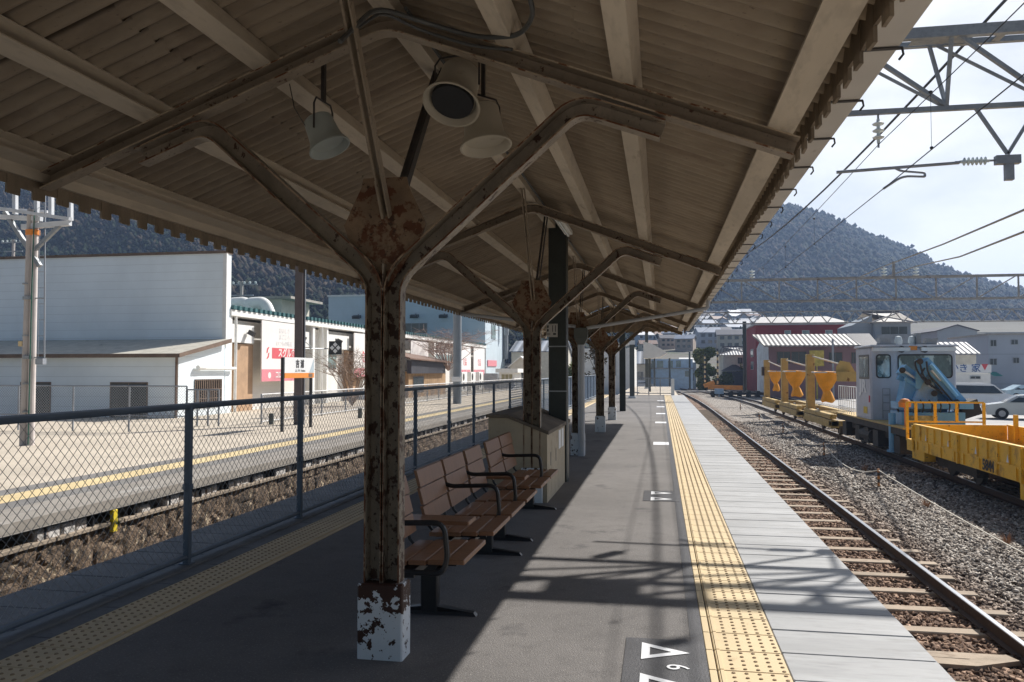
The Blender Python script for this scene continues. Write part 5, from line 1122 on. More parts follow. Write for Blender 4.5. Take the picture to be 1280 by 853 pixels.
b = MB(); b.tube([CP(1163, 456, 25.85), CP(1196, 496, 25.85)], .06, 8); b.tube([CP(1131, 473, 26.2), CP(1158, 490, 26.2)], .07, 8); b.build('cylinder', m_crane, cr)
b = MB()
for (x, y) in ((1150, 452), (1160, 478), (1128, 463), (1168, 492), (1196, 503)): b = MB(); b.tube([CP(x, y, 25.7), CP(x, y, 26.4)], .09, 10); b.build('pivot_pin', m_under, cr)
b = MB()
for i_ in range(7): x = 1128+i_*11; b.tube(fillet([CP(x, 500, 25.35), CP(x+5, 506, 25.3), CP(x+3, 516, 25.35)], .2), .022, 5)
b.build('valve_hoses', m_black, cr)
b = MB(); b.bar(CP(1164, 463, 25.9), CP(1176, 476, 25.9), .05, .14, (0, 1, 0)); b.build('label_plate', m_signw, cr)
b = MB(); b.bar(CP(1130, 464, 26.1), CP(1148, 476, 26.1), .06, .06); b.bar(CP(1160, 482, 26.1), CP(1180, 492, 26.1), .06, .06); b.build('ram', m_railt, cr)
b = MB(); q = CP(1115, 520, 25.7); b.tube([(q.x, 25.7, -.80), (q.x, 25.7, .28)], .10, 12); b.tube([(q.x, 25.7, -.86), (q.x, 25.7, -.80)], .16, 12); b.build('outrigger', m_crane, cr)
b = MB(); b.box(q.x+.25, q.x+1.0, 24.9, 25.0, -.5, .25); b.build('hatched_panel', M('hatch', (.35, .30, .15), .6, var=.5, vs=6), cr)
b = MB(); b.bar(CP(1205, 502, 26), CP(1212, 520, 26), .5, .7, (0, 1, 0)); b.build('grab', m_under, cr)
b = MB(); b.lathe([(0, -.02), (.15, 0), (.17, .12), (.1, .22), (0, .24)], CP(1131, 509, 24.6), (0, 0, 1), 14); q = CP(1131, 509, 24.6); b.tube([(q.x, q.y, -.2), q], .02, 6); tag(b.build('beacon', m_orange, None, True, True), 'round orange beacon lamp left of the yellow railing', 'beacon')
# gantry trolleys with orange tarps
for i, (yp, ppx, top, bag, lb) in enumerate([(38.8, 1010, 443, (1018, 1048, 465, 503), 'nearest ochre gantry trolley with tall post and loading arm'), (46.6, 979, 448, (981, 1008, 464, 496), 'middle ochre gantry trolley'), (54.2, 958, 450, (961, 978, 464, 489), 'farthest ochre gantry trolley with a black box on its post')]):
    t = thing('gantry_trolley', lb, 'trolley', (T2, yp, ZR), 0, 'ochre gantry trolleys on the siding'); X = 6.6; zt = atx(ppx, top, X).z
    b = MB(); w = .34; b.cbox(X-.05, X-.05+w, yp, yp+.42, -.75, zt, .02); b.build('post', m_ochre, t)
    b = MB(); b.cbox(X-.1, WX1, yp-5.4, yp-5.0, -.62, -.42, .02); b.cbox(X-.1, X+.2, yp-5.4, yp+.9, -.70, -.40, .02); b.cbox(X-.1, X+.15, yp-5.2, yp+.7, -.36, -.18, .02); b.cbox(WX1-.3, WX1, yp-5.2, yp+.8, -.70, -.40, .02); b.cbox(X-.1, WX1, yp+.6, yp+.9, -.6, -.4, .02); b.build('frame', m_ochre, t)
    for y in (yp-4, yp-.6): b = MB(); wheelset(b, y, .28); b.build('wheelset', m_under, t)
    b = MB(); q1 = at(bag[1]+4, top+13, yp-2.5) if i == 0 else at(bag[1]+1, top+10, yp-2.5); b.tube([(X+.2, yp, zt-.1), q1], .035, 6); b.build('stay', m_rope, t)
    # tarp as a thing of its own
    c0 = at((bag[0]+bag[1])/2, bag[2], yp-1.4); c1 = at((bag[0]+bag[1])/2, bag[3], yp-1.4); hw = (at(bag[1], bag[2], yp-1.4).x-at(bag[0], bag[2], yp-1.4).x)/2; H = c0.z-c1.z
    tb = thing('tarp_funnel', ['nearest orange tarp funnel hanging with twisted skirt', 'middle orange tarp funnel on the wagons', 'farthest orange tarp funnel on the wagons'][i], 'tarp funnel', c1, 0, 'orange tarp funnels on the wagons')
    b = MB(); n = 16; vs = []; rd = random.Random(i)
    prof = [(1.08, 1), (1.0, .92), (.80, .72), (.55, .52), (.33, .40), (.36, .30), (.56, .06), (.50, 0)]
    for k_, (r_, z_) in enumerate(prof):
        for a in range(n): th = 2*math.pi*a/n; rr_ = hw*r_*(1+.09*math.cos(5*th+k_)+rd.uniform(-.04, .04)); vs.append((rr_*math.cos(th)+(.12*hw if k_ > 4 else 0), rr_*math.sin(th)*1.0, H*z_+(.03*math.cos(3*th) if k_ in (0, 7) else 0)))
    fs = [(k_*n+a, k_*n+(a+1) % n, (k_+1)*n+(a+1) % n, (k_+1)*n+a) for k_ in range(len(prof)-1) for a in range(n)]+[tuple(range(n))]; b.add(vs, fs); b.build('tarp', m_orange2, tb, False, True)
    b = MB(); z_ = H*.985; b.tube([(-hw*1.02, -hw, z_), (hw*1.02, -hw, z_), (hw*1.02, hw, z_), (-hw*1.02, hw, z_), (-hw*1.02, -hw, z_)], .03, 5); b.bar((-hw, 0, H*.97), (6.6-c1.x, 0, H*.97), .06, .06); b.build('rim', m_whitew, tb, False)
    if i == 2: b = MB(); b.box(X-.2, X-.06, yp-.1, yp+.4, 1.2, 1.75); b.build('black_box', m_black, t)
    if i == 0:
        b = MB(); A = at(1049, 471, 33.9); B_ = at(1074, 471, 33.2); b.bar(A, B_, .3, .38); b.build('loading_arm', m_ochre, t)
        b = MB(); b.add([at(x, y, 33.9) for x, y in ((1045, 467), (1045, 459), (1050, 451), (1062, 453), (1070, 467))]+[at(x, y, 34.6) for x, y in ((1045, 467), (1045, 459), (1050, 451), (1062, 453), (1070, 467))], [(0, 1, 2, 3, 4), (9, 8, 7, 6, 5)]+[(k, (k+1) % 5, 5+(k+1) % 5, 5+k) for k in range(5)]); b.build('arm_head', m_ochre, t)
# small trackside things far down the siding
q = atz(899, 497, -1.25); b = MB(); b.box(q.x-.45, q.x+.45, q.y, q.y+.2, -.9, -.35); b.tube([(q.x, q.y+.1, -1.25), (q.x, q.y+.1, -.9)], .05, 6); tag(b.build('relay_box', M('box_blue', (.35, .48, .62), .5)), 'small pale blue trackside box on a stub post', 'trackside box')
q = atz(925, 497, -1.25); t = thing('low_trolley', 'low dark flat trolley on the far siding', 'trolley', q); b = MB(); b.box(q.x-3.0, q.x+2.4, q.y, q.y+2.2, -1.0, -.75); b.build('deck', m_under, t); b = MB()
for k in range(6): b.box(q.x-2.8+k*.9, q.x-2.5+k*.9, q.y-.02, q.y+2.2, -1.2, -.6)
b.build('stakes', m_under, t)
q = atz(905, 492, -1.25); b = MB(); A = at(885, 484, q.y+3); B_ = at(928, 485, q.y+3); b.bar(A, B_, .6, .55); b.bar(at(880, 483, q.y+3), at(893, 478, q.y+3), .5, .5); tag(b.build('orange_boom', M('boom_orange', (.66, .27, .05), .6, var=.15)), 'long orange boom lying across the far yard', 'boom')
b = MB(); A = atz(843, 489, -1.0); B_ = atz(905, 489.5, -1.0); b.bar(A, B_, .6, .12); tag(b.build('crossing_board', M('pale_board', (.60, .58, .55), .7)), 'pale walkway board crossing the far track', 'walkway')
for (px, y0, y1, lb) in ((881, 443, 478, 'left yellow and black crossing pole beside the tree'), (897, 436, 480, 'right yellow and black crossing pole beside the tree')):
    Y = 105; z0 = at(px, y1, Y).z; z1 = at(px, y0, Y).z; x = at(px, 450, Y).x; b = MB(); n = 12
    for k in range(n): b.tube([(x, Y, z0+(z1-z0)*k/n), (x, Y, z0+(z1-z0)*(k+1)/n)], .13, 6, k % 2)
    tag(b.build('crossing_pole', [m_yel, m_black]), lb, 'crossing pole')
for (px, y0, y1, Y, lb) in ((931, 402, 492, 98, 'thick dark utility pole left of the red building'), (862, 440, 476, 120, 'thin dark pole at the bend of the track'), (837, 448, 475, 118, 'thin pole in front of the blue building'), (818, 448, 478, 112, 'left thin pole in front of the blue building')):
    z0 = -1.3; z1 = at(px, y0, Y).z; x = at(px, 450, Y).x; b = MB(); b.tube([(x, Y, z0), (x, Y, z1)], .22 if px == 931 else .13, 8); tag(b.build('utility_pole', m_grpole if px != 931 else m_green), lb, 'utility pole')
# ------------------------------------------------------------------ buildings on the right
b = MB(); b.box(13.5, 60, 20, 130, -1.35, -1.24); structure(b.build('car_park', M('pale_asphalt', (.36, .35, .34), .9, var=.12, vs=.5)))
m_redw = M('red_wall', (.27, .038, .040), .7, var=.12, vs=.5); m_purp = M('purple_brown_wall', (.25, .15, .155), .7, var=.1, vs=.4); m_greyh = wallmat('grey_siding', (.30, .34, .38), .5); m_grey3 = wallmat('grey_block', (.36, .40, .46), 3.2, dark=.8)
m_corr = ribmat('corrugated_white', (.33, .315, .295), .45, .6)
Y = 112; x0, x1 = pxrange(945, 1063, Y); zt = pz(405, Y, 1000); t = thing('red_building', 'dark red two storey building with pale metal roof', 'building', (x0, Y, -1.2))
b = MB(); b.box(x0, x1, Y, Y+14, -1.3, zt); b.build('wall', m_redw, t); b = MB(); b.add([(x0-.3, Y-.5, zt), (x1+.3, Y-.5, zt), (x1-1.5, Y+7, pz(396, Y+7, 1000)), (x0+1.5, Y+7, pz(396, Y+7, 1000))], [(0, 1, 2, 3)]); b.box(x0-.3, x1+.3, Y-.5, Y+14, zt-.15, zt-.01); b.build('roof', M('pale_metal', (.50, .48, .46), .5), t)
for (a, c) in ((981, 989), (1003, 1012), (1032, 1041)): X_a, X_b = pxrange(a, c, Y); win(t, X_a, X_b, Y-.05, Y+.02, pz(420, Y), pz(414, Y), m_glassl, m_whitew, 1)
for z in (436, 452): win(t, x0-.05, x0+.02, Y+3, Y+6, pz(z+10, Y), pz(z, Y), m_glassl, m_whitew, 1)
Y = 84; x0, x1 = pxrange(961, 1072, Y); ze = pz(432.5, Y, 1000); zr_ = pz(418, Y+5, 1000); t = thing('purple_building', 'purple brown workshop with white corrugated roof behind the orange tarps', 'building', (x0, Y, -1.2))
b = MB(); b.box(x0, x1, Y, Y+10, -1.3, ze); b.build('wall', m_purp, t)
b = MB(); b.add([(x0-.5, Y-.6, ze+.05), (x1+.2, Y-.6, ze+.05), (x1, Y+5, zr_), (x0-1, Y+5, zr_), (x0-.5, Y-.6, ze-.1), (x1+.2, Y-.6, ze-.1), (x1, Y+5, zr_-.2), (x0-1, Y+5, zr_-.2)], [(0, 1, 2, 3), (4, 7, 6, 5), (0, 4, 5, 1), (1, 5, 6, 2), (3, 2, 6, 7), (0, 3, 7, 4)]); b.build('roof', m_corr, t)
b = MB(); b.add([(x0-.02, Y, -1.3), (x0-.02, Y+10, -1.3), (x0-.02, Y+10, ze), (x0-.02, Y+5, zr_-.2), (x0-.02, Y, ze)], [(0, 1, 2, 3, 4)]); b.build('gable_wall', M('pale_blue_wall', (.50, .56, .62), .7), t)
for (a, c, y0, y1) in ((971, 988, 440, 455), (989, 1008, 440, 455), (1036, 1053, 441, 455), (1064, 1070, 441, 455)): X_a, X_b = pxrange(a, c, Y); win(t, X_a, X_b, Y-.06, Y+.02, pz(y1, Y), pz(y0, Y), m_glassd, m_brown, 2)
X_a, X_b = pxrange(1012, 1030, Y-1); b = MB(); b.box(X_a, X_b, Y-1, Y-.9, pz(458, Y), pz(439, Y)); b.tube([((X_a+X_b)/2, Y-.95, -1.3), ((X_a+X_b)/2, Y-.95, pz(458, Y))], .08, 6); tag(b.build('yellow_sign', M('sign_yellow', (.55, .42, .08), .6, var=.3, vs=2)), 'yellow notice board behind the nearest gantry post', 'sign')
b = MB(); q = at(1041, 440, 80); b.tube([(q.x, 80, -1.3), (q.x, 80, pz(424, 80, 1041))], .1, 6); tag(b.build('utility_pole', m_galv), 'thin pale pole in front of the purple brown workshop', 'utility pole')
Y = 92; x0, x1 = pxrange(1072, 1096, Y); gable('low wing with dark tiled roof between the workshop and the grey house', 'building', x0, x1, Y, Y+8, -1.3, pz(433, Y, 1080), pz(417, Y, 1080), m_purp, m_darkroof, 'x', name='building')
def hip(label, x0, x1, Y0, Y1, z0, ze, zr, wm, rm, wins=(), name='house', over=.5, inset=None):
    t = thing(name, label, 'house', ((x0+x1)/2, (Y0+Y1)/2, z0)); b = MB(); b.box(x0, x1, Y0, Y1, z0, ze); b.build('wall', wm, t); o = over; ym = (Y0+Y1)/2; ins = inset if inset is not None else (Y1-Y0)*.4
    b = MB(); b.add([(x0-o, Y0-o, ze), (x1+o, Y0-o, ze), (x1+o, Y1+o, ze), (x0-o, Y1+o, ze), (x0+ins, ym, zr), (x1-ins, ym, zr)], [(0, 1, 5, 4), (1, 2, 5), (2, 3, 4, 5), (3, 0, 4), (0, 3, 2, 1)]); r_ = b.build('roof', rm, t)
    b = MB(); b.bar((x0+ins, ym, zr+.05), (x1-ins, ym, zr+.05), .35, .2)
    for (a, c) in (((x0-o, Y0-o, ze), (x0+ins, ym, zr)), ((x1+o, Y0-o, ze), (x1-ins, ym, zr))): b.bar(a, c, .25, .15)
    b.build('ridge', m_darkroof, r_)
    for (a, c, y0, y1) in wins: win(t, a, c, Y0-.06, Y0+.03, y0, y1, m_glassd, m_galv, 3)
    return t
Y = 100; x0, x1 = pxrange(1094, 1139, Y); x00, _ = pxrange(1068, 1070, Y)
t = hip('grey two storey house with light hipped roof above the motor car', x0, x1, Y, Y+10, -1.3, pz(404, Y, 1100), pz(391, Y+5, 1100), m_greyh, M('tan_roof', (.50, .47, .43), .6, var=.1), ((at(1102, 450, Y).x, at(1135, 450, Y).x, pz(421, Y), pz(410, Y)),))
b = MB(); b.box(at(1094, 450, Y).x, x1, Y-.9, Y-.8, pz(425, Y), pz(420, Y)); b.build('balcony', m_galvd, t)
b = MB(); b.box(x00, x0-.02, Y+1, Y+9, -1.3, pz(408, Y)); b.add([(x00, Y+1, pz(408, Y)), (x0-.02, Y+1, pz(396, Y)), (x0-.02, Y+9, pz(396, Y)), (x00, Y+9, pz(408, Y)), (x0-.02, Y+1, pz(408, Y)), (x0-.02, Y+9, pz(408, Y))], [(0, 4, 1), (3, 2, 5), (0, 1, 2, 3)]); b.build('side_wing', m_greyh, t)
Y = 96; x0, x1 = pxrange(1236, 1330, Y); t = thing('grey_block', 'grey three storey block at the right edge', 'building', (x0, Y, -1.3)); b = MB(); b.box(x0, x1, Y, Y+12, -1.3, pz(419, Y, 1250)); b.build('wall', m_grey3, t); b = MB(); b.box(x0-.3, x1, Y-.3, Y+12, pz(419, Y, 1250), pz(417, Y, 1250)); b.build('roof', m_conc, t)
for (a, c, y0, y1) in ((1238, 1246, 427, 435), (1264, 1273, 427, 433), (1237, 1246, 449, 457), (1266, 1274, 448, 455)): X_a, X_b = pxrange(a, c, Y); win(t, X_a, X_b, Y-.06, Y+.02, pz(y1, Y), pz(y0, Y), m_glassd, m_galv, 2)
b = MB(); X_a, X_b = pxrange(1242, 1254, Y-2); b.add([(X_a, Y-2, pz(470, Y-2)), (X_b, Y-2, pz(470, Y-2)), (X_b, Y-.02, pz(465, Y)), (X_a, Y-.02, pz(465, Y))], [(0, 1, 2, 3)]); b.build('awning', M('awning_green', (.05, .32, .25), .6), t)
# low shop with white roof and signboard
Y = 72; x0, x1 = pxrange(1195, 1232, Y); t = gable('small shop with white tiled roof and long white signboard', 'shop', x0+.0, x1, Y+2, Y+8, -1.3, pz(443, Y+2, 1200), pz(430, Y+5, 1200), m_awall, m_tile, 'x', name='shop')
x0, x1 = pxrange(1190, 1239, Y-1); b = MB(); b.box(x0, x1, Y-1, Y-.8, pz(466, Y-1, 1200), pz(456, Y-1, 1200)); b.build('signboard', m_signw, t)
b = MB(); b.box(x0, x1, Y-.8, Y+1.9, -1.3, pz(466.5, Y-1, 1200)); b.build('porch', m_whitew, t)
text_obj('sign_text', 'かき 家', .72, M('sign_blue', (.05, .12, .3), .6), t, (at(1206, 461, Y-1).x, Y-1.01, pz(461, Y-1, 1206)), (1, 0, 0), (0, 0, 1), bold=.01)
b = MB(); q = at(1231, 460, Y-1); b.add([(q.x-.25, Y-1.01, q.z+.3), (q.x+.25, Y-1.01, q.z+.3), (q.x, Y-1.01, q.z-.2)], [(0, 1, 2)]); b.build('sign_triangle', m_red, t)
win(t, at(1212, 450, Y-.8).x, at(1225, 450, Y-.8).x, Y-.86, Y-.79, pz(474, Y, 1210), pz(470, Y, 1210), m_glassd, m_galv, 2)
# far warehouses
Y = 170; x0, x1 = pxrange(1140, 1400, Y); t = thing('warehouse', 'very long pale warehouse roof behind the houses', 'warehouse', (x0, Y, 0)); b = MB(); b.box(x0, x1, Y, Y+30, -1.3, pz(416, Y, 1200)); b.build('wall', m_greyh, t)
b = MB(); b.add([(x0, Y-1, pz(418, Y, 1200)), (x1, Y-1, pz(418, Y, 1200)), (x1, Y+25, pz(401, Y+25, 1200)), (x0, Y+25, pz(401, Y+25, 1200))], [(0, 1, 2, 3)]); b.build('roof', M('warehouse_roof', (.20, .20, .19), .95, var=.1, vs=.05, spec=.05), t)
Y = 125; x0, x1 = pxrange(1172, 1222, Y); gable('grey gabled workshop behind the small shop', 'workshop', x0, x1, Y, Y+18, -1.3, pz(414, Y, 1200), pz(407, Y, 1200), m_greyh, m_darkroof, 'y', name='workshop', wins=((.2, .4, .6, .75), (.6, .8, .6, .75)))
Y = 110; x0, x1 = pxrange(1222, 1240, Y); gable('small brownish house left of the grey three storey block', 'house', x0, x1, Y, Y+8, -1.3, pz(436, Y, 1230), pz(424, Y, 1230), m_awall, M('brown_roof', (.18, .13, .12), .7), 'x')
# tiled house by the crossing
Y = 128; x0, x1 = pxrange(899, 941, Y)
t = hip('two storey house with pale tiled hipped roof beside the red building', x0+.6, x1-.5, Y, Y+9, -1.3, pz(444, Y, 920), pz(434, Y+4, 920), m_awall, m_tile, ((at(922, 450, Y).x, at(931, 450, Y).x, pz(455, Y), pz(447, Y)),), over=.9)
b = MB(); xa, xb = pxrange(903, 930, Y-2); b.add([(xa-.4, Y-3, pz(464, Y-3)), (xb+.4, Y-3, pz(464, Y-3)), (xb-1, Y-.02, pz(456, Y)), (xa+1.6, Y-.02, pz(456, Y))], [(0, 1, 2, 3)]); b.box(xa, xb, Y-2.6, Y-.02, -1.3, pz(464.5, Y-3)); b.build('porch_roof', m_darkroof, t)
# blue building straight ahead
Y = 120; x0, x1 = pxrange(812, 866, Y); t = thing('blue_building', 'low pale blue building with dark pillars at the end of the platform', 'building', (x0, Y, -1.3)); b = MB(); b.box(x0, x1, Y, Y+10, -1.3, pz(449, Y, 840)); b.build('wall', M('light_blue_wall', (.46, .62, .80), .7, var=.1), t)
for (a, c, y0, y1) in ((814, 818, 451, 460), (821, 829, 451, 460), (835, 841, 451, 460), (845, 851, 451, 459), (856, 863, 464, 471)): X_a, X_b = pxrange(a, c, Y); win(t, X_a, X_b, Y-.06, Y+.02, pz(y1, Y), pz(y0, Y), m_glassl, m_galv, 2)
b = MB(); b.box(x0, x1, Y-.3, Y-.02, pz(461.5, Y), pz(460, Y)); b.build('ledge', m_galv, t)
Y = 134; x0, x1 = pxrange(850, 868, Y); gable('small grey walled shed with pale roof right of the blue building', 'shed', x0, x1, Y-6, Y-1, -1.3, pz(454, Y, 850), pz(449, Y, 850), m_greyh, m_whitew, 'x', name='shed', wins=((.2, .45, .3, .6), (.6, .85, .3, .6)))
# white pointed awning by the far mast
Y = 58; A = [at(x, y, Y) for x, y in ((804, 427), (815, 430), (826, 436), (834, 441.5), (826, 446), (815, 448), (804, 448))]; b = MB(); n = len(A); b.add(A+[p+Vector((0, 3, 0)) for p in A], [tuple(range(n)), tuple(range(2*n-1, n-1, -1))]+[(k, (k+1) % n, n+(k+1) % n, n+k) for k in range(n)])
t = thing('white_awning', 'white pointed curved awning beyond the canopy end', 'awning', A[0]); b.build('shell', m_whitew, t); b = MB(); q = at(812, 446, Y+1.5); b.tube([(q.x, Y+1.5, 0), q], .1, 6); b.build('pole', m_grpole, t)
# houses seen between the columns at the left rear
Y = 95; x0, x1 = pxrange(700, 760, Y); t = thing('house', 'pale house with dark windows seen between the canopy columns', 'house', (x0, Y, -1)); b = MB(); b.box(x0+1.5, x1+3, Y, Y+10, -1.3, pz(436, Y, 720)); b.build('wall', m_whitew, t)
for (a, c, y0, y1) in ((704, 708, 455, 468), (742, 746, 445, 456), (764, 770, 445, 470)): X_a, X_b = pxrange(a, c, Y); win(t, X_a, X_b, Y-.06, Y+.02, pz(y1, Y), pz(y0, Y), m_glassd, m_galv, 1)
Y = 118; x0, x1 = pxrange(772, 812, Y); gable('grey house with blue grey roof behind the far masts', 'house', x0, x1, Y, Y+8, -1.3, pz(455, Y, 790), pz(440, Y, 790), m_awall, m_tileg, 'x', wins=((.2, .4, .4, .7), (.6, .8, .4, .7)))
# ------------------------------------------------------------------ cars
m_tyre = M('tyre', (.02, .02, .02), .8); m_hub = M('hub', (.4, .4, .42), .4, metal=.6)
def car(label, p, rz_, body, van, L_=4.4):
    t = thing('parked_car', label, 'van' if van else 'car', p, rz_, 'vehicles parked beyond the tracks'); w = .84; H = 1.85 if van else 1.42
    if van: prof = [(-2.2, .25), (2.2, .25), (2.28, .6), (2.1, .95), (1.35, 1.12), (.65, 1.72), (.3, H), (-2.0, H), (-2.25, 1.5), (-2.28, .6)]; wl = [(-2.05, 1.12), (1.15, 1.12), (.6, 1.66), (-1.9, 1.70)]
    else: prof = [(-2.15, .25), (2.15, .25), (2.25, .55), (2.1, .82), (1.2, .95), (.5, 1.36), (-.9, H), (-1.75, 1.0), (-2.2, .92), (-2.25, .5)]; wl = [(-1.55, .97), (1.0, .97), (.45, 1.31), (-.85, 1.36)]
    k = L_/4.5; prof = [(x*k, z) for x, z in prof]; wl = [(x*k, z) for x, z in wl]; n = len(prof); b = MB(); vs = []
    for (s_, yy) in ((.93, -w), (1, -w*.97), (1, w*.97), (.93, w)): pass
    for yy, ins in ((-w, 0), (w, 0)):
        for x, z in prof: vs.append((x, yy*(1 if z < 1.1 else .86), z))
    b.add(vs, [tuple(range(n))[::-1], tuple(range(n, 2*n))]+[(i, (i+1) % n, n+(i+1) % n, n+i) for i in range(n)]); bo = b.build('body', body, t, False)
    b = MB()
    for s_ in (-1, 1): b.add([(x, s_*(w*(1 if z < 1.15 else .86)+.012+.0), z) for x, z in wl], [(0, 1, 2, 3)])
    zs = prof[4][1]; a_, c_ = prof[4], prof[5]; 
    b.add([(a_[0]+.02, -w*.8, a_[1]+.02), (a_[0]+.02, w*.8, a_[1]+.02), (c_[0]+.03, w*.75, c_[1]), (c_[0]+.03, -w*.75, c_[1])], [(0, 1, 2, 3)]); b.build('window', m_glassd, t, False)
    for x in (-1.4*k, 1.4*k):
        for s_ in (-1, 1):
            b = MB(); b.lathe([(0, -.1), (.31, -.1), (.33, -.06), (.33, .08), (0, .1)], (x, s_*(w-.02), .33), (0, 1, 0), 16); wh = b.build('wheel', m_tyre, t, False)
            b = MB(); b.lathe([(0, 0), (.18, 0)], (x, s_*(w+.09), .33), (0, s_, 0), 12); b.build('hub', m_hub, wh, False)
    for s_ in (-1, 1): b = MB(); b.box(2.12*k, 2.27*k, s_*.5-.16, s_*.5+.16, .62, .8); b.build('headlight', m_porc, t, False)
    return t
m_cw = M('car_white', (.84, .86, .88), .25, var=.02, spec=.6); m_cs = M('car_silver', (.50, .53, .54), .25, var=.03, metal=.3)
q = atz(1228, 511, -1.24); car('white van parked behind the blue crane', (q.x, q.y, -1.24), R(-6), m_cw, True)
q = atz(1272, 524, -1.24); car('silver car cut off by the right edge', (q.x+.5, q.y, -1.24), R(168), m_cs, False)
q = atz(1275, 500, -1.24); car('pale blue car behind the silver one at the right edge', (q.x+.6, q.y, -1.24), R(5), M('car_blue', (.45, .60, .70), .25), False)
q = atz(911, 481.5, -1.3); car('white box van in front of the tiled house', (q.x, q.y, -1.3), R(80), m_cw, True)
q = atz(923, 483, -1.3); car('white car with dark rear window in front of the tiled house', (q.x, q.y, -1.3), R(88), m_cs, False)
q = atz(806, 477, -.6); car('white car glimpsed between the far masts', (q.x, q.y-40, -1.3), R(30), m_cw, False)
# ------------------------------------------------------------------ trees
def leafmat(name, c1, c2, sc=.8):
    return M(name, c1, .85, col2=c2, vs=sc, spec=.2)
m_leaf = leafmat('leaf_green', (.09, .13, .035), (.16, .17, .06), .6); m_bark = M('bark', (.09, .07, .05), .9)
def tree(name, label, base, h, r, mat, n=1600, leaf=.16, seed=3, cat='tree', low=.12):
    rd = random.Random(seed); t = thing(name, label, cat, base); b = MB(); b.tube([(0, 0, 0), (.05*h, 0, h*.3), (0, .02*h, h*.6)], [r*.1, r*.075, r*.04], 8)
    cl = []
    for i in range(16):
        a = rd.uniform(0, 6.28); z = h*rd.uniform(low+.1, .92); rr = r*rd.uniform(.1, .75)*(1-.4*abs(z/h-.5)); c = Vector((rr*math.cos(a), rr*math.sin(a), z)); cl.append((c, r*rd.uniform(.25, .48))); b.tube([(0, 0, min(z*.7, h*.55)), c], [r*.03, r*.01], 5)
    b.build('trunk', m_bark, t, False); v = []; f = []
    for i in range(n):
        c, cr_ = rd.choice(cl); d = Vector((rd.gauss(0, 1), rd.gauss(0, 1), rd.gauss(0, 1))).normalized()*cr_*rd.uniform(.55, 1.05); p = c+d
        if p.z < h*low: continue
        a = Vector((rd.gauss(0, 1), rd.gauss(0, 1), rd.gauss(0, .5))).normalized()*leaf*rd.uniform(.6, 1.3); bb = a.cross(Vector((rd.gauss(0, 1), rd.gauss(0, 1), rd.gauss(0, 1)))).normalized()*leaf*rd.uniform(.5, 1)
        o = len(v); v += [tuple(p-a), tuple(p+bb*.6), tuple(p+a), tuple(p-bb*.6)]; f.append((o, o+1, o+2, o+3))
    me = bpy.data.meshes.new('crown'); me.from_pydata(v, [], f); me.materials.append(mat); link('crown', me, t, False); return t
Y = 112; x0, x1 = pxrange(866, 896, Y); tree('tree', 'dense dark green tree left of the crossing poles', ((x0+x1)/2, Y, -1.3), pz(435, Y, 880)+1.3, (x1-x0)/2*1.15, m_leaf, 9000, .27, 3, low=.0)
Y = 82; q = at(714, 468, Y); tree('shrub', 'small round olive shrub behind the fence between the columns', (q.x, Y, -1.0), at(714, 456, Y).z+1.0, 1.5, m_leaf, 1500, .14, 8, 'shrub', .02)
Y = 70; q = at(744, 470, Y); tree('tree', 'slender tree seen between the third and fourth canopy columns', (q.x, Y, -1.0), at(744, 428, Y).z+1.0, 1.2, leafmat('leaf_bronze', (.12, .09, .05), (.06, .06, .03)), 700, .16, 5)
Y = 126; q = at(935, 470, Y); tree('tree', 'small dark tree at the right side of the tiled house', (q.x, Y, -1.3), at(935, 452, Y).z+1.3, 1.8, m_leaf, 1500, .2, 11, low=.05)
Y = 115; q = at(905, 478, Y); tree('shrub', 'low bush at the foot of the crossing poles', (q.x, Y, -1.3), at(905, 468, Y).z+1.3, 2.0, m_leaf, 1200, .2, 12, 'shrub', .0)
# ------------------------------------------------------------------ hills, hillside town
def hill(name, prof, Yr, Yb, zbase, Ymid=None, seed=1, rough=6):
    """prof: list of (x, z) for the ridge at distance Yr; foot at Yb"""
    rd = np.random.default_rng(seed); xs = np.array([p[0] for p in prof]); zs = np.array([p[1] for p in prof]); nx_, ny_ = 110, 46; X = np.linspace(xs[0], xs[-1], nx_); Z = np.interp(X, xs, zs); v = []; f = []
    ph = rd.uniform(0, 6.28, (6, 2)); H = np.zeros((ny_+1, nx_)); YY = np.zeros(ny_+1)
    for j in range(ny_+1):
        t = j/ny_; y = Yb+(Yr-Yb)*t*1.0 if t <= 1 else 0; YY[j] = y; k = math.sin(t*math.pi/2)**1.15
        for i in range(nx_):
            n_ = sum(math.sin(X[i]*.013*(q+1)*.8+ph[q, 0]+y*.004*(q+1))*math.cos(y*.011*(q+1)+ph[q, 1])/(q+1) for q in range(6)); H[j, i] = zbase+(Z[i]-zbase)*k*y/Yr*.985+n_*rough*math.sin(t*math.pi)*.8
    for j in range(ny_+1):
        for i in range(nx_): v.append((X[i]*YY[j]/Yr, YY[j], H[j, i]))
    for i in range(nx_): v.append((X[i], Yr+250, zbase))
    for j in range(ny_+1):
        for i in range(nx_-1): a = j*nx_+i; f.append((a, a+1, a+nx_+1, a+nx_))
    me = bpy.data.meshes.new(name); me.from_pydata(v, [], f); me.materials.append(m_hill); me.polygons.foreach_set('use_smooth', [True]*len(me.polygons)); structure(link(name, me))
    def hz(x, y):
        x = x*Yr/y; i = (x-X[0])/(X[-1]-X[0])*(nx_-1); j = (y-Yb)/(Yr-Yb)*ny_; i = min(max(i, 0), nx_-1.001); j = min(max(j, 0), ny_-.001); i0, j0 = int(i), int(j); a, c = i-i0, j-j0
        return (H[j0, i0]*(1-a)*(1-c)+H[j0, i0+1]*a*(1-c)+H[j0+1, i0]*(1-a)*c+H[j0+1, i0+1]*a*c)
    return hz
m_hill = M('hill_floor', (.035, .032, .024), .95, var=.2, vs=.02)
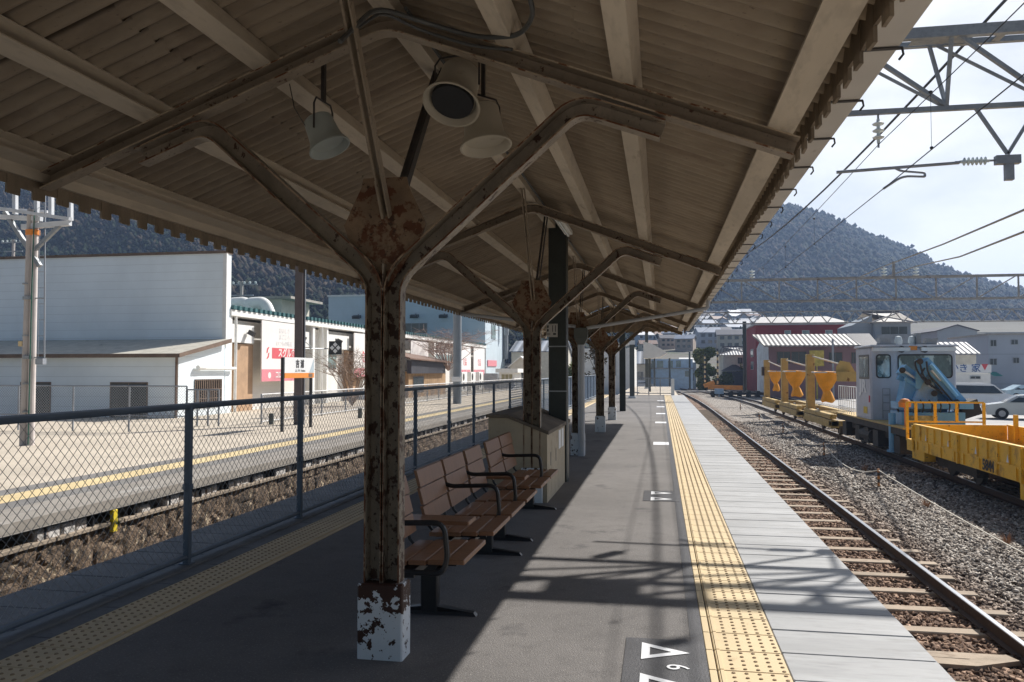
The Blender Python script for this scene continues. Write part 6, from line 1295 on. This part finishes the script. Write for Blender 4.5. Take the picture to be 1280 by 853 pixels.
def forest(name, hz, x0, x1, y0, y1, n, s0, s1, mat, seed, mask=None):
    rd = np.random.default_rng(seed); ph = (1+5**.5)/2
    base = np.array([(1, 0, 0), (-1, 0, 0), (0, 1, 0), (0, -1, 0), (0, 0, 1), (0, 0, -1)], float)
    fc = np.array([(0, 2, 4), (2, 1, 4), (1, 3, 4), (3, 0, 4), (2, 0, 5), (1, 2, 5), (3, 1, 5), (0, 3, 5)])
    P = []
    while len(P) < n:
        y = y0+(y1-y0)*math.sqrt(rd.uniform(0.02, 1)); x = rd.uniform(x0, x1)*y/y1
        if mask and not mask(x, y): continue
        P.append((x, y, hz(x, y)))
    P = np.array(P); 
    # each crown is a few lumps
    k = 12; C = np.repeat(P, k, 0); S_ = rd.uniform(s0, s1, n); S3 = np.repeat(S_, k); C = C+rd.normal(0, .46, C.shape)*S3[:, None]; C[:, 2] += S3*.8; m = len(C)
    sc = (S3*rd.uniform(.16, .50, m))[:, None, None]*np.array([1, 1, 1.15]); vv = base[None]*(1+rd.uniform(-.45, .4, (m, 6, 3)))*sc+C[:, None]
    F_ = (fc[None]+(np.arange(m)*6)[:, None, None]).reshape(-1, 3); tone = np.repeat(np.clip(np.repeat(rd.uniform(0, 1, n), k)+rd.normal(0, .18, m), 0, 1), 6)
    me = bpy.data.meshes.new(name); V = vv.reshape(-1, 3); me.vertices.add(len(V)); me.vertices.foreach_set('co', V.ravel()); me.loops.add(F_.size); me.loops.foreach_set('vertex_index', F_.ravel()); me.polygons.add(len(F_)); me.polygons.foreach_set('loop_start', np.arange(len(F_))*3); me.polygons.foreach_set('loop_total', np.full(len(F_), 3)); me.update(calc_edges=True)
    a = me.attributes.new('tone', 'FLOAT', 'POINT'); a.data.foreach_set('value', tone); me.materials.append(mat); return tag(link(name, me), kind='stuff')
def forestmat():
    m = bpy.data.materials.new('forest'); m.use_nodes = True; N = m.node_tree.nodes; L = m.node_tree.links; b = N['Principled BSDF']; b.inputs['Roughness'].default_value = .95; b.inputs['Specular IOR Level'].default_value = .1
    g = N.new('ShaderNodeNewGeometry'); n = N.new('ShaderNodeTexNoise'); n.inputs['Scale'].default_value = .009; n.inputs['Detail'].default_value = 5; n.inputs['Roughness'].default_value = .65; L.new(g.outputs['Position'], n.inputs['Vector'])
    a = N.new('ShaderNodeAttribute'); a.attribute_name = 'tone'; ad = N.new('ShaderNodeMath'); ad.operation = 'MULTIPLY_ADD'; ad.inputs[1].default_value = .22; L.new(a.outputs['Fac'], ad.inputs[0]); L.new(n.outputs['Fac'], ad.inputs[2])
    r = N.new('ShaderNodeValToRGB'); e = r.color_ramp.elements; e[0].position = .46; e[0].color = (.010, .020, .011, 1); e[1].position = .9; e[1].color = (.085, .066, .048, 1); x = e.new(.60); x.color = (.018, .028, .014, 1); x = e.new(.72); x.color = (.046, .036, .026, 1)
    L.new(ad.outputs[0], r.inputs[0]); n2 = N.new('ShaderNodeTexNoise'); n2.inputs['Scale'].default_value = .5; n2.inputs['Detail'].default_value = 4; L.new(g.outputs['Position'], n2.inputs['Vector'])
    mr = N.new('ShaderNodeMapRange'); mr.inputs['From Min'].default_value = .35; mr.inputs['From Max'].default_value = .65; mr.inputs['To Min'].default_value = .55; mr.inputs['To Max'].default_value = 1.25; L.new(n2.outputs['Fac'], mr.inputs[0])
    x = N.new('ShaderNodeMix'); x.data_type = 'RGBA'; x.blend_type = 'MULTIPLY'; x.inputs['Factor'].default_value = 1; L.new(r.outputs[0], x.inputs['A']); L.new(mr.outputs[0], x.inputs['B']); L.new(x.outputs['Result'], b.inputs['Base Color']); return m
m_forest = forestmat()
RY_ = 760
sil = [(600, 400), (700, 372), (780, 360), (850, 330), (900, 300), (940, 276), (965, 263), (985, 259), (1005, 264), (1040, 277), (1075, 293), (1110, 306), (1145, 320), (1175, 338), (1215, 352), (1260, 364), (1330, 372), (1500, 385), (1800, 400)]
hr = hill('hill', [(at(x, y, RY_).x, at(x, y+6, RY_).z) for x, y in sil], RY_, 330, 6, seed=2, rough=7)
xa_, xb_ = at(700, 400, RY_).x, at(1420, 400, RY_).x
forest('forest', hr, xa_, xb_, 345, RY_, 23000, 2.6, 5.2, m_forest, 5, lambda x, y: not (y < 430 and x < at(955, 400, 430).x+20 and rng.random() < .55))
LY = 420
sill = [(-500, 262), (-300, 240), (-100, 225), (40, 215), (160, 225), (250, 245), (330, 275), (420, 300), (520, 330), (620, 360), (700, 385), (780, 400), (860, 415)]
hl = hill('hill', [(at(x, y, LY).x, at(x, y, LY).z) for x, y in sill], LY, 150, -1, seed=5, rough=5)
forest('forest', hl, at(-250, 400, LY).x, at(800, 400, LY).x, 165, LY, 15000, 1.7, 3.8, m_forest, 9)
# distant ridge
hf = hill('hill', [(at(x, y, 1500).x, at(x, y, 1500).z) for x, y in ((300, 400), (600, 395), (800, 380), (900, 372), (1280, 385), (1700, 400))], 1500, 900, -1, seed=8, rough=10)
# hillside town
cols_w = [((.66, .66, .66), 'white'), ((.50, .46, .38), 'cream'), ((.38, .42, .48), 'grey'), ((.44, .36, .30), 'tan'), ((.34, .42, .52), 'pale blue')]
cols_r = [((.10, .10, .12), 'dark'), ((.26, .30, .38), 'blue grey'), ((.60, .61, .63), 'pale shiny'), ((.22, .14, .11), 'brown')]
mw = [M('house_wall_'+n.replace(' ', '_'), c, .8, var=.06) for c, n in cols_w]; mr_ = [M('house_roof_'+n.replace(' ', '_'), c, .6, var=.12, vs=.5) for c, n in cols_r]
rd = random.Random(21); protos = {}
def town_house(wi, ri, two):
    key = (wi, ri, two)
    if key in protos: return copy_tree(protos[key])
    t = bpy.data.objects.new('house', None); COL.objects.link(t); b = MB(); w, d, h = 4.6, 3.8, 5.6 if two else 3.2; r_ = 1.9
    b.prism([(-d, -6), (d, -6), (d, h), (0, h+r_), (-d, h)], (-w, 0, 0), (0, 1, 0), (0, 0, 1), (1, 0, 0), 2*w); b.build('wall', mw[wi], t, False)
    s2 = r_/d; o = .6; b = MB(); b.prism([(-d-o, h-s2*o+.02), (0, h+r_+.02), (d+o, h-s2*o+.02), (d+o, h-s2*o+.25), (0, h+r_+.3), (-d-o, h-s2*o+.25)], (-w-o, 0, 0), (0, 1, 0), (0, 0, 1), (1, 0, 0), 2*w+2*o); b.build('roof', mr_[ri], t, False)
    for fl in range(2 if two else 1):
        for x in (-2.9, 0, 2.6):
            b = MB(); b.box(x-.8, x+.8, -d-.05, -d+.02, 1.0+fl*2.7, 2.3+fl*2.7); b.build('window', m_glassd, t, False)
    protos[key] = t; return t
spots = []
for i in range(4000):
    if len(spots) >= 150: break
    px = rd.uniform(800, 945); Yh = rd.uniform(215, 400)
    # ground of the town slope
    zt_ = -1+(Yh-140)/260*27 if Yh > 140 else -1
    x = at(px, 440, Yh).x
    if any(abs(x-s[0]) < 6.3 and abs(Yh-s[1]) < 7 for s in spots): continue
    spots.append((x, Yh, zt_))
spots += [(at(px, 440, Yh).x, Yh, 2+(Yh-200)*.06) for px, Yh in ((1250, 260), (1265, 275), (1150, 300), (1185, 320), (1230, 330), (1215, 250), (1270, 350))]
v = []; f = []
for j in range(30):
    for i in range(30): X = at(680+i*14, 440, 140+9.6*j).x; Yh = 140+9.6*j; v.append((X, Yh, -1.2+(Yh-140)/260*27*min(1, max(0, (1060-680-i*14)/100))))
for j in range(29):
    for i in range(29): a = j*30+i; f.append((a, a+1, a+31, a+30))
me = bpy.data.meshes.new('town_slope'); me.from_pydata(v, [], f); me.materials.append(M('town_ground', (.13, .12, .10), .95, var=.3, vs=.1, spots=((.06, .08, .04), .15, .5, .1))); structure(link('town_slope', me))
rowname = ['nearest', 'near', 'middle', 'upper', 'topmost']
used = {}
spots.sort(key=lambda s: s[1])
for i, (x, yh, z) in enumerate(spots):
    wi, ri, two = rd.randrange(5), rd.choice([0, 0, 1, 1, 2, 3]), rd.random() < .6
    h_ = town_house(wi, ri, two); h_.location = (x, yh, z); s_ = rd.uniform(.44, .66); h_.scale = (s_, s_, s_); h_.rotation_euler = (0, 0, rd.choice([0, .2, -.25, 1.4, 1.7, .5]))
    if i >= len(spots)-0: pass
    right = x > at(1000, 440, yh).x; row = rowname[min(4, int((yh-150)/52))]; u_ = (x/yh-at(800, 440, 200).x/200)/(at(945, 440, 200).x/200-at(800, 440, 200).x/200)
    sd = 'far right behind the warehouses' if right else ('left part' if u_ < .33 else 'central part' if u_ < .66 else 'right part')
    lab = f"{'tall' if two else 'low'} {cols_w[wi][1]} house with {cols_r[ri][1]} roof, {row} row, {sd} of hillside town" if not right else f"{'two storey' if two else 'single storey'} {cols_w[wi][1]} house with {cols_r[ri][1]} roof, {sd}"
    tag(h_, lab, 'house', 'houses on the hillside')
forest('hillside_trees', lambda x, y: -1.2+(y-140)/260*27, at(790, 440, 400).x, at(965, 440, 400).x, 205, 400, 900, .9, 2.0, m_forest, 31)
# distant pylons of small poles on the left hill foot
for i, (px, y0, y1, Y, lb) in enumerate([(17, 300, 330, 80, 'utility pole with crossarms above the grey hall at the far left'), (302, 352, 378, 70, 'utility pole with insulators above the store roof')]):
    t = thing('utility_pole', lb, 'utility pole', (at(px, y1, Y).x, Y, 0)); q = at(px, y0, Y); b = MB(); b.tube([(q.x, Y, -1), (q.x, Y, q.z)], .16, 8); b.build('pole', m_cpole, t)
    b = MB(); b.bar((q.x-1.6, Y, q.z-.3), (q.x+1.6, Y, q.z-.3), .1, .1); b.bar((q.x-1.2, Y, q.z-1.3), (q.x+1.2, Y, q.z-1.3), .1, .1); b.build('crossarm', m_galv, t)
    b = MB(); 
    for k in range(6): b.lathe([(0, 0), (.1, .02), (.12, .2), (0, .25)], (q.x-1.4+k*.56, Y, q.z-.25), (0, 0, 1), 8)
    b.build('insulator', m_porc, t)
# ------------------------------------------------------------------ air
HAZE = True
if HAZE:
    b = MB(); b.box(-900, 1300, -60, 1700, -3.5, 190); hz_ = b.build('haze', []); hz_.data.materials.clear()
    m = bpy.data.materials.new('haze'); m.use_nodes = True; m.node_tree.nodes.clear(); o = m.node_tree.nodes.new('ShaderNodeOutputMaterial'); v = m.node_tree.nodes.new('ShaderNodeVolumePrincipled')
    v.inputs['Color'].default_value = (.43, .60, .94, 1); v.inputs['Density'].default_value = .0004; v.inputs['Anisotropy'].default_value = .25; m.node_tree.links.new(v.outputs[0], o.inputs['Volume']); hz_.data.materials.append(m); tag(hz_, kind='stuff')
